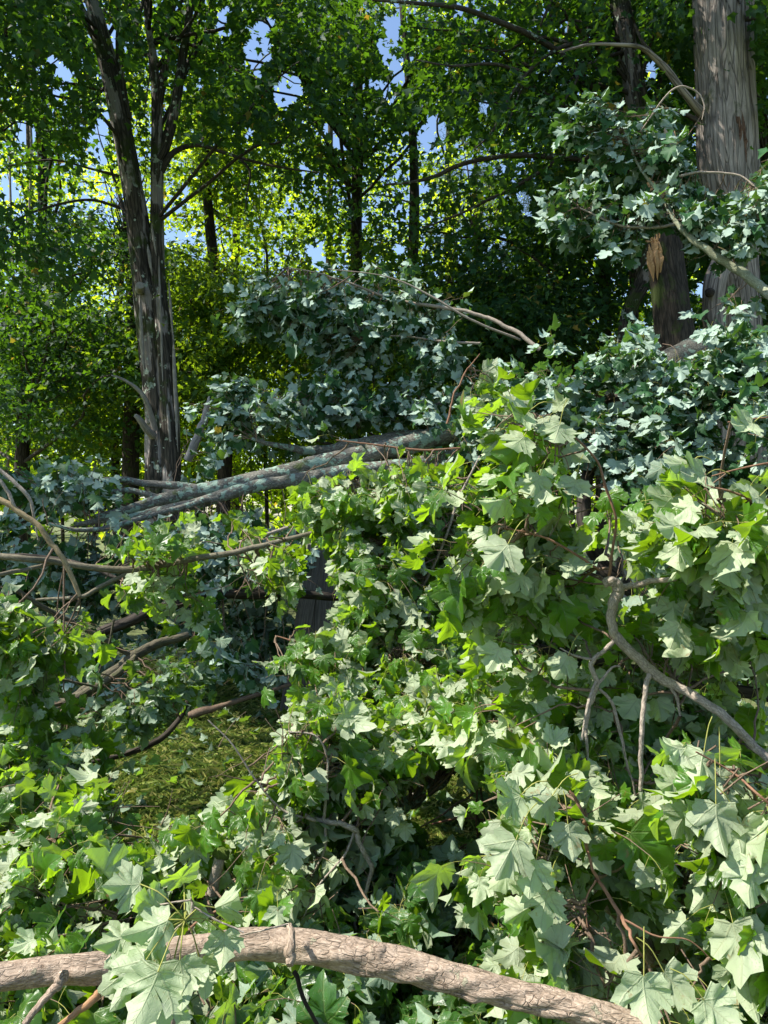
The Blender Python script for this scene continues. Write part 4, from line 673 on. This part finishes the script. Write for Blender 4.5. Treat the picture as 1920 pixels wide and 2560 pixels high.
for c, rd, n_ in (((1010, 2180, 2.5), (160, 90, .4), 60), ((1100, 2290, 2.3), (150, 90, .4), 56), ((960, 2280, 2.2), (120, 70, .3), 30), ((1230, 2130, 2.7), (130, 110, .4), 46), ((1230, 2350, 2.2), (120, 80, .3), 32), ((850, 2480, 1.9), (220, 60, .3), 40), ((1120, 2560, 1.9), (160, 60, .3), 18), ((1300, 2330, 2.6), (160, 160, .4), 40), ((900, 2130, 2.9), (160, 70, .3), 36)): b.mass(c, rd, n_, droop=.8, flip=.35, connect=.3)
b.done()

# ================================================================== LEFT FOREGROUND
b = Bough('fallen_branch', 'tangle of glossy sunlit leaves filling the lower left corner', 'fallen branch', P(200, 2200, 2.3), 72, B_red, M_near, 0, .078)
b.limb([(600, 2250, 2.1, 8), (520, 2290, 2.1, 9), (470, 2330, 2.0, 9), (440, 2420, 2.0, 7)], sides=8); b.limb([(130, 2100, 2.3, 5), (200, 2200, 2.2, 8), (300, 2300, 2.1, 9), (400, 2370, 2.1, 8)], sides=8); b.limb([(310, 2230, 2.1, 6), (280, 2320, 2.0, 7), (245, 2400, 2.0, 6)], sides=8)
for c, rd, n_, dr in (((90, 1960, 2.8), (170, 90, .4), 60, .6), ((270, 2040, 2.6), (150, 80, .3), 46, .6), ((80, 2120, 2.3), (150, 90, .3), 36, .7), ((260, 2180, 2.2), (150, 90, .3), 36, .7), ((420, 2130, 2.4), (120, 80, .3), 30, .7), ((110, 2280, 2.0), (150, 80, .3), 26, .8), ((340, 2300, 2.1), (140, 70, .3), 24, .8), ((200, 2500, 1.8), (220, 70, .3), 30, .8), ((60, 2480, 1.7), (100, 60, .2), 10, .8), ((560, 2500, 1.9), (150, 70, .3), 24, .8), ((500, 2240, 2.3), (120, 60, .3), 22, .8), ((60, 1860, 3.2), (140, 60, .3), 30, .6)): b.mass(c, rd, n_, droop=dr, flip=.48, connect=.35)
b.done()

# ================================================================== RIGHT FOREGROUND
b = Bough('fallen_branch', 'forked grey branch with sunlit bark snaking down the right side to the edge', 'fallen branch', P(1530, 1500, 1.9), 73, B_gray, M_near, 0, .071)
b.limb([(1960, 1930, 1.75, 22), (1890, 1870, 1.8, 24), (1820, 1800, 1.8, 25), (1760, 1755, 1.85, 25), (1700, 1720, 1.9, 26), (1645, 1690, 1.9, 29), (1600, 1650, 1.9, 27), (1550, 1605, 1.9, 27), (1530, 1560, 1.9, 25), (1532, 1510, 1.9, 28), (1546, 1470, 1.9, 32), (1528, 1452, 1.9, 28), (1510, 1462, 1.9, 20)], sides=20, wig=.12, n=120, rel=.1, sun=True, vis=.97)
b.limb([(1548, 1468, 1.9, 18), (1590, 1462, 1.9, 17), (1630, 1452, 1.85, 16), (1690, 1448, 1.8, 12)], sides=12, n=30); b.limb([(1520, 1460, 1.9, 9), (1530, 1380, 1.9, 8), (1540, 1300, 1.9, 7), (1515, 1220, 1.9, 7), (1490, 1150, 1.9, 6), (1420, 1080, 1.9, 5), (1350, 1040, 1.9, 3)], sides=8, bark=B_red)
b.limb([(1535, 1600, 1.9, 14), (1500, 1635, 1.9, 12), (1480, 1660, 1.9, 14), (1490, 1710, 1.9, 13), (1475, 1760, 1.9, 12), (1465, 1830, 1.9, 10), (1470, 1900, 1.9, 6)], sides=10, wig=.5, n=50); b.limb([(1492, 1700, 1.9, 10), (1470, 1760, 1.86, 9), (1455, 1850, 1.86, 7)], sides=8); b.limb([(1485, 1650, 1.9, 9), (1440, 1640, 1.9, 6), (1400, 1620, 1.9, 3)], sides=8)
b.limb([(1500, 1720, 1.9, 9), (1530, 1760, 1.9, 9), (1550, 1830, 1.9, 9), (1570, 1920, 1.9, 7), (1590, 1990, 1.9, 5)], sides=8, wig=.5); b.limb([(1625, 1680, 1.9, 16), (1612, 1740, 1.88, 14), (1605, 1830, 1.86, 14), (1602, 1975, 1.86, 12)], sides=12, n=40)
b.limb([(1495, 1710, 1.9, 9), (1530, 1670, 1.9, 7), (1550, 1665, 1.9, 5)], sides=8); b.limb([(1500, 1425, 1.9, 7), (1430, 1380, 1.9, 7), (1350, 1340, 1.9, 6), (1260, 1320, 1.9, 4)], sides=8, bark=B_red); b.limb([(1660, 1700, 1.9, 10), (1690, 1740, 1.9, 9), (1700, 1790, 1.9, 6)], sides=8)
for c, rd, n_, dr in (((1290, 1060, 1.9), (90, 50, .12), 7, .4), ((1340, 1130, 1.9), (100, 60, .12), 9, .8), ((1260, 1250, 1.9), (110, 60, .12), 10, .6), ((1380, 1280, 2.0), (120, 70, .15), 12, .9), ((1220, 1380, 2.0), (110, 60, .12), 10, .8), ((1370, 1430, 2.1), (120, 80, .2), 16, 1.1), ((1300, 1560, 2.2), (120, 90, .2), 22, 1.2), ((1400, 1700, 2.3), (140, 100, .25), 34, 1.2), ((1240, 1780, 2.2), (110, 90, .2), 20, 1.2), ((1600, 1600, 2.3), (160, 90, .25), 30, 1.0), ((1740, 1620, 2.3), (150, 100, .25), 30, .9), ((1700, 1850, 2.3), (180, 100, .3), 40, .9), ((1540, 1800, 2.4), (160, 120, .3), 36, 1.1), ((1480, 1340, 2.4), (150, 100, .25), 24, 1.0)):
    b.mass(c, rd, n_, droop=dr, flip=.68, connect=.3)
for q in ((1320, 1030, 1.7, .11, 200), (1400, 1060, 1.7, .10, 250), (1310, 1090, 1.7, .10, 225), (1260, 1250, 1.65, .10, 190), (1270, 1360, 1.6, .125, 230), (1440, 1200, 1.7, .10, 250), (1350, 1190, 1.7, .10, 240), (1250, 1620, 1.8, .10, 240), (1420, 1640, 1.8, .11, 235), (1310, 1440, 1.8, .10, 215), (1700, 1560, 1.7, .11, 240)): b.big(*q, tilt=(.3, .2 + .2 * (q[0] % 3)))
b.done()
b = Bough('fallen_branch', 'spray of large bright leaves reaching in from the right edge at mid height', 'fallen branch', P(1950, 1250, 1.6), 74, B_red, M_near, 0, .076)
b.limb([(1980, 1300, 1.6, 10), (1900, 1260, 1.6, 8), (1830, 1230, 1.6, 6), (1760, 1215, 1.6, 4)], sides=8); b.limb([(1980, 1150, 1.6, 7), (1880, 1165, 1.6, 5), (1780, 1190, 1.6, 3)], sides=8); b.limb([(1980, 1040, 1.7, 6), (1900, 1045, 1.7, 4), (1820, 1055, 1.7, 3)], sides=6)
for c, rd, n_, dr in (((1760, 1170, 1.6), (100, 35, .1), 7, .3), ((1860, 1180, 1.6), (80, 50, .1), 6, .4), ((1760, 1280, 1.65), (110, 50, .12), 8, .7), ((1870, 1330, 1.65), (80, 70, .12), 8, .9), ((1880, 1060, 1.7), (70, 25, .1), 4, .3), ((1740, 1420, 1.9), (120, 60, .15), 10, .9), ((1860, 1480, 1.8), (90, 70, .15), 9, .9)): b.mass(c, rd, n_, droop=dr, flip=.6, connect=.3)
for q in ((1700, 1360, 1.5, .10, 255), (1830, 1400, 1.5, .11, 250), (1900, 1240, 1.5, .10, 200), (1760, 1190, 1.5, .10, 185), (1720, 1160, 1.5, .09, 190), (1880, 1060, 1.5, .09, 195), (1700, 1310, 1.5, .10, 200)): b.big(*q, tilt=(.35, .3))
b.done()
b = Bough('fallen_branch', 'spray of very large pale leaves at the lower right edge', 'fallen branch', P(1950, 2050, 1.35), 75, B_red, M_near, 0, .076)
b.limb([(1980, 2060, 1.35, 9), (1900, 1990, 1.35, 8), (1830, 1930, 1.4, 6), (1740, 1880, 1.4, 4)], sides=8); b.limb([(1980, 2300, 1.3, 8), (1920, 2240, 1.35, 6), (1850, 2180, 1.4, 4)], sides=6)
for c, rd, n_, dr in (((1760, 1900, 1.45), (80, 40, .1), 5, .4), ((1850, 1980, 1.4), (90, 60, .1), 6, .7), ((1780, 2100, 1.5), (110, 80, .12), 8, .9), ((1880, 2230, 1.4), (80, 70, .1), 6, .9)): b.mass(c, rd, n_, droop=dr, flip=.75, connect=.3)
for q in ((1760, 1880, 1.35, .10, 250), (1800, 1920, 1.35, .11, 265), (1790, 2010, 1.3, .115, 265), (1850, 2060, 1.3, .11, 300), (1890, 2160, 1.25, .115, 240), (1700, 1950, 1.4, .10, 200), (1940, 2130, 1.25, .11, 275)): b.big(*q, tilt=(.25, .2))
b.done()
b = Bough('fallen_branch', 'slender red brown twig with big pale leaves hanging over the lower right', 'fallen branch', P(1480, 2150, 1.5), 76, B_gray, M_near, 0, .076)
b.limb([(1415, 1970, 1.55, 6), (1440, 2000, 1.55, 10), (1460, 2050, 1.55, 11), (1462, 2080, 1.55, 11), (1475, 2150, 1.5, 9), (1500, 2210, 1.5, 11), (1555, 2290, 1.45, 12), (1580, 2350, 1.4, 10), (1625, 2420, 1.4, 6)], sides=12, wig=.6, n=70, bark=B_red)
b.limb([(1462, 2085, 1.55, 8), (1430, 2100, 1.52, 7), (1390, 2108, 1.5, 6), (1370, 2150, 1.5, 3)], sides=8); b.limb([(1490, 2200, 1.5, 7), (1465, 2250, 1.5, 5), (1470, 2330, 1.5, 3)], sides=8, bark=B_red); b.limb([(1562, 2300, 1.42, 8), (1640, 2340, 1.4, 6), (1720, 2350, 1.4, 4), (1780, 2400, 1.4, 3)], sides=8, bark=B_red)
b.limb([(1716, 2130, 1.9, 13), (1712, 2230, 1.9, 15), (1700, 2320, 1.9, 17), (1690, 2400, 1.9, 18)], sides=12, bark=B_gray); b.limb([(1500, 2220, 2.0, 40), (1530, 2270, 1.9, 44), (1590, 2330, 1.85, 44), (1640, 2410, 1.8, 40)], sides=16, bark=B_log)
for c, rd, n_, dr in (((1300, 2050, 1.6), (100, 50, .12), 7, .5), ((1420, 2050, 1.6), (100, 60, .12), 8, .8), ((1280, 2180, 1.7), (110, 60, .15), 9, .8), ((1400, 2250, 1.6), (110, 80, .15), 10, .9), ((1560, 2150, 1.8), (130, 110, .2), 20, 1.0), ((1700, 2150, 1.9), (140, 130, .25), 26, 1.0), ((1480, 2420, 1.5), (140, 70, .15), 10, .8), ((1620, 2480, 1.4), (130, 60, .15), 8, .8), ((1800, 2350, 1.8), (160, 130, .3), 34, 1.0), ((1350, 1950, 1.8), (130, 70, .2), 16, 1.0), ((1540, 1990, 1.9), (140, 70, .2), 18, 1.0), ((1820, 2500, 1.7), (140, 80, .3), 18, .9)):
    b.mass(c, rd, n_, droop=dr, flip=.7, connect=.3)
for q in ((1300, 1990, 1.4, .10, 200), (1380, 1990, 1.4, .10, 215), (1420, 2060, 1.4, .09, 275), (1290, 2100, 1.35, .115, 235), (1340, 2150, 1.35, .10, 250), (1370, 2230, 1.4, .10, 250), (1320, 2270, 1.45, .085, 200), (1610, 2440, 1.2, .11, 265), (1480, 2100, 1.5, .10, 290), (1660, 2430, 1.25, .10, 310), (1760, 2500, 1.2, .10, 320)): b.big(*q, tilt=(.25, .15 * (q[0] % 4)))
b.done()
# deep shaded heap under the right foreground
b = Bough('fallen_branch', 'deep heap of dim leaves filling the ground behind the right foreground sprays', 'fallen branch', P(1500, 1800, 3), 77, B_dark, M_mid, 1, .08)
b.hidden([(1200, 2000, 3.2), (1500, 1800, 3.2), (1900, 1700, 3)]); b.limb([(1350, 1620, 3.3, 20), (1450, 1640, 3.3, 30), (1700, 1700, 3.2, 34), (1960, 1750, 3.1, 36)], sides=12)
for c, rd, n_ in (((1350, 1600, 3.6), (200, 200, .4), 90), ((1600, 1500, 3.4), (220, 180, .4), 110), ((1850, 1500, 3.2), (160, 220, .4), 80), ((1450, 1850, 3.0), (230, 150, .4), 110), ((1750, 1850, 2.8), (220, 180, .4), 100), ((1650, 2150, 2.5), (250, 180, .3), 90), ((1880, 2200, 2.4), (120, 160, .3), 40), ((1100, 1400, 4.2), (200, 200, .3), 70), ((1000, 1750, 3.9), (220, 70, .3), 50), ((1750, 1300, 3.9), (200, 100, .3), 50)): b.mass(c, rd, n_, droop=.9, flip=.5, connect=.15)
b.done()

# ================================================================== FOREGROUND LIMB
b = Bough('fallen_limb', 'thick pale barked limb lying right across the bottom of the view', 'fallen limb', P(900, 2400, 1.45), 78, B_log, M_near, 0, .086)
b.limb([(-120, 2455, 1.38, 82), (0, 2443, 1.38, 82), (140, 2425, 1.4, 84), (230, 2420, 1.4, 91), (330, 2412, 1.42, 89), (440, 2382, 1.44, 89), (520, 2372, 1.45, 87), (620, 2360, 1.45, 91), (720, 2364, 1.45, 95), (830, 2376, 1.43, 97), (920, 2394, 1.42, 99), (1020, 2416, 1.4, 95), (1140, 2448, 1.38, 89), (1280, 2484, 1.36, 86), (1400, 2512, 1.34, 84), (1520, 2542, 1.32, 82), (1640, 2590, 1.3, 97)],
       sides=72, n=420, lim=(0, 1560, 0, 2600), vis=.97, sun=True, fine=lambda a, b, c: .022 * np.abs(np.sin(11 * a + 2.5 * np.sin(b * 31 + 3 * a) + 1.6 * np.sin(b * 77 - 5 * a))) ** .5 + .012 * np.sin(23 * a + 4 * np.sin(b * 120 + 7 * a)) - .10 * np.exp(-((np.angle(np.exp(1j * (a - .15 - .35 * np.sin(b * 9) - .1 * np.sin(b * 37)))) / .09) ** 2)) * np.clip((b - .72) * 12, 0, 1), rel=.085, seed=40, wig=.01, knots=((5.5, .50, .014, .28), (5.2, .80, .016, .25), (.5, .98, .014, .25), (5.9, .30, .014, .25), (5.7, .66, .008, .2)))
b.limb([(725, 2310, 1.41, 18), (728, 2350, 1.38, 26), (726, 2385, 1.37, 34), (724, 2412, 1.36, 22)], name='side_shoot', sides=12, n=20, rel=.2)
b.limb([(160, 2440, 1.36, 40), (145, 2462, 1.35, 30), (110, 2500, 1.33, 24), (60, 2560, 1.3, 22)], name='side_shoot', sides=12, n=24, rel=.12)
b.limb([(260, 2470, 1.38, 20), (230, 2500, 1.36, 26), (180, 2540, 1.35, 20), (120, 2590, 1.33, 18)], name='side_shoot', sides=10, bark=bark_mat('peeled_wood', (.28, .14, .07), (.50, .30, .16), .4, scale=4, stretch=.1))
b.limb([(455, 2460, 1.5, 26), (440, 2510, 1.5, 24), (425, 2580, 1.5, 22)], name='side_shoot', sides=10); b.limb([(735, 2430, 1.45, 16), (760, 2500, 1.45, 14), (800, 2570, 1.45, 12)], name='side_shoot', sides=10, bark=B_dark)
b.done()
b = Bough('fallen_branch', 'twiggy cluster of large pale leaves draped over the left part of the pale limb', 'fallen branch', P(470, 2280, 1.25), 79, B_gray, M_near, 0, .086)
b.limb([(478, 2245, 1.25, 8), (482, 2275, 1.25, 11), (465, 2300, 1.25, 8), (430, 2330, 1.25, 5)], sides=8, wig=.4); b.limb([(478, 2262, 1.25, 6), (540, 2300, 1.24, 6), (610, 2330, 1.24, 4)], sides=8); b.limb([(478, 2250, 1.25, 4), (440, 2255, 1.25, 4), (400, 2262, 1.25, 3)], sides=6)
b.limb([(600, 2338, 1.3, 5), (660, 2325, 1.3, 4), (720, 2310, 1.32, 3)], sides=6)
for q in ((350, 2210, 1.2, .085, 180), (420, 2300, 1.15, .095, 200), (400, 2350, 1.15, .085, 215), (365, 2400, 1.12, .10, 240), (330, 2410, 1.15, .08, 225), (450, 2400, 1.12, .09, 285), (395, 2430, 1.08, .11, 250), (470, 2290, 1.2, .08, 60), (540, 2270, 1.2, .085, 30), (460, 2210, 1.25, .08, 110), (560, 2330, 1.2, .075, 275), (500, 2400, 1.2, .08, 290), (400, 2270, 1.2, .08, 150), (420, 2480, 1.15, .085, 255), (320, 2340, 1.18, .07, 195)): b.big(*q, tilt=(.25, .4), stem=(462, 2300, 1.24))
b.done()

# ================================================================== SMALL GROUND THINGS
b = Bough('branch_stub', 'short sawn branch stub with a mossy top, upright among the leaves', 'branch stub', P(540, 2190, 2.2), 80, B_gray, M_near, 0)
b.limb([(530, 2235, 2.2, 34), (538, 2190, 2.2, 34), (548, 2152, 2.2, 33), (552, 2140, 2.2, 31)], sides=18, n=20, rel=.06, wig=.02)
G = Geo(); trunk(G, [(552, 2142, 2.2, 38), (554, 2132, 2.2, 40), (556, 2124, 2.2, 26)], 16, 10, relief(5, .4)); G.build('moss_cap', [bark_mat('moss', (.03, .05, .008), (.12, .16, .03), .3, scale=6)], b.root); b.done()
b = Bough('ground_stick', 'dry brown stick lying on the grass above the clearing', 'stick', P(480, 1780, 5.4), 81, B_twig, M_mid, 1, .08)
b.limb([(470, 1790, 5.6, 22), (510, 1778, 5.6, 22), (560, 1762, 5.6, 14), (640, 1738, 5.7, 12), (730, 1710, 5.8, 9)], sides=10, n=30, rel=.15); b.done()
b = Bough('ground_stick', 'thin crooked brown twig lying at the dark foot of the mossy limb', 'stick', P(1150, 2060, 3.4), 82, B_red, M_mid, 1, .08)
b.limb([(1080, 2060, 3.4, 6), (1150, 2045, 3.4, 7), (1210, 2050, 3.4, 5)], sides=6); b.limb([(1150, 2045, 3.4, 5), (1200, 2010, 3.4, 4)], sides=6); b.done()
b = Bough('dead_stub', 'weathered dead stump branch leaning right of the mossy trunk foot', 'dead branch', P(480, 1120, 8), 83, B_dead, M_mid, 1)
b.limb([(470, 1150, 8, 22), (490, 1100, 8, 22), (505, 1060, 8, 18), (518, 1020, 8, 14), (524, 990, 8, 4)], sides=12, n=30, rel=.15); b.done()

for b in PENDING: b.finish()
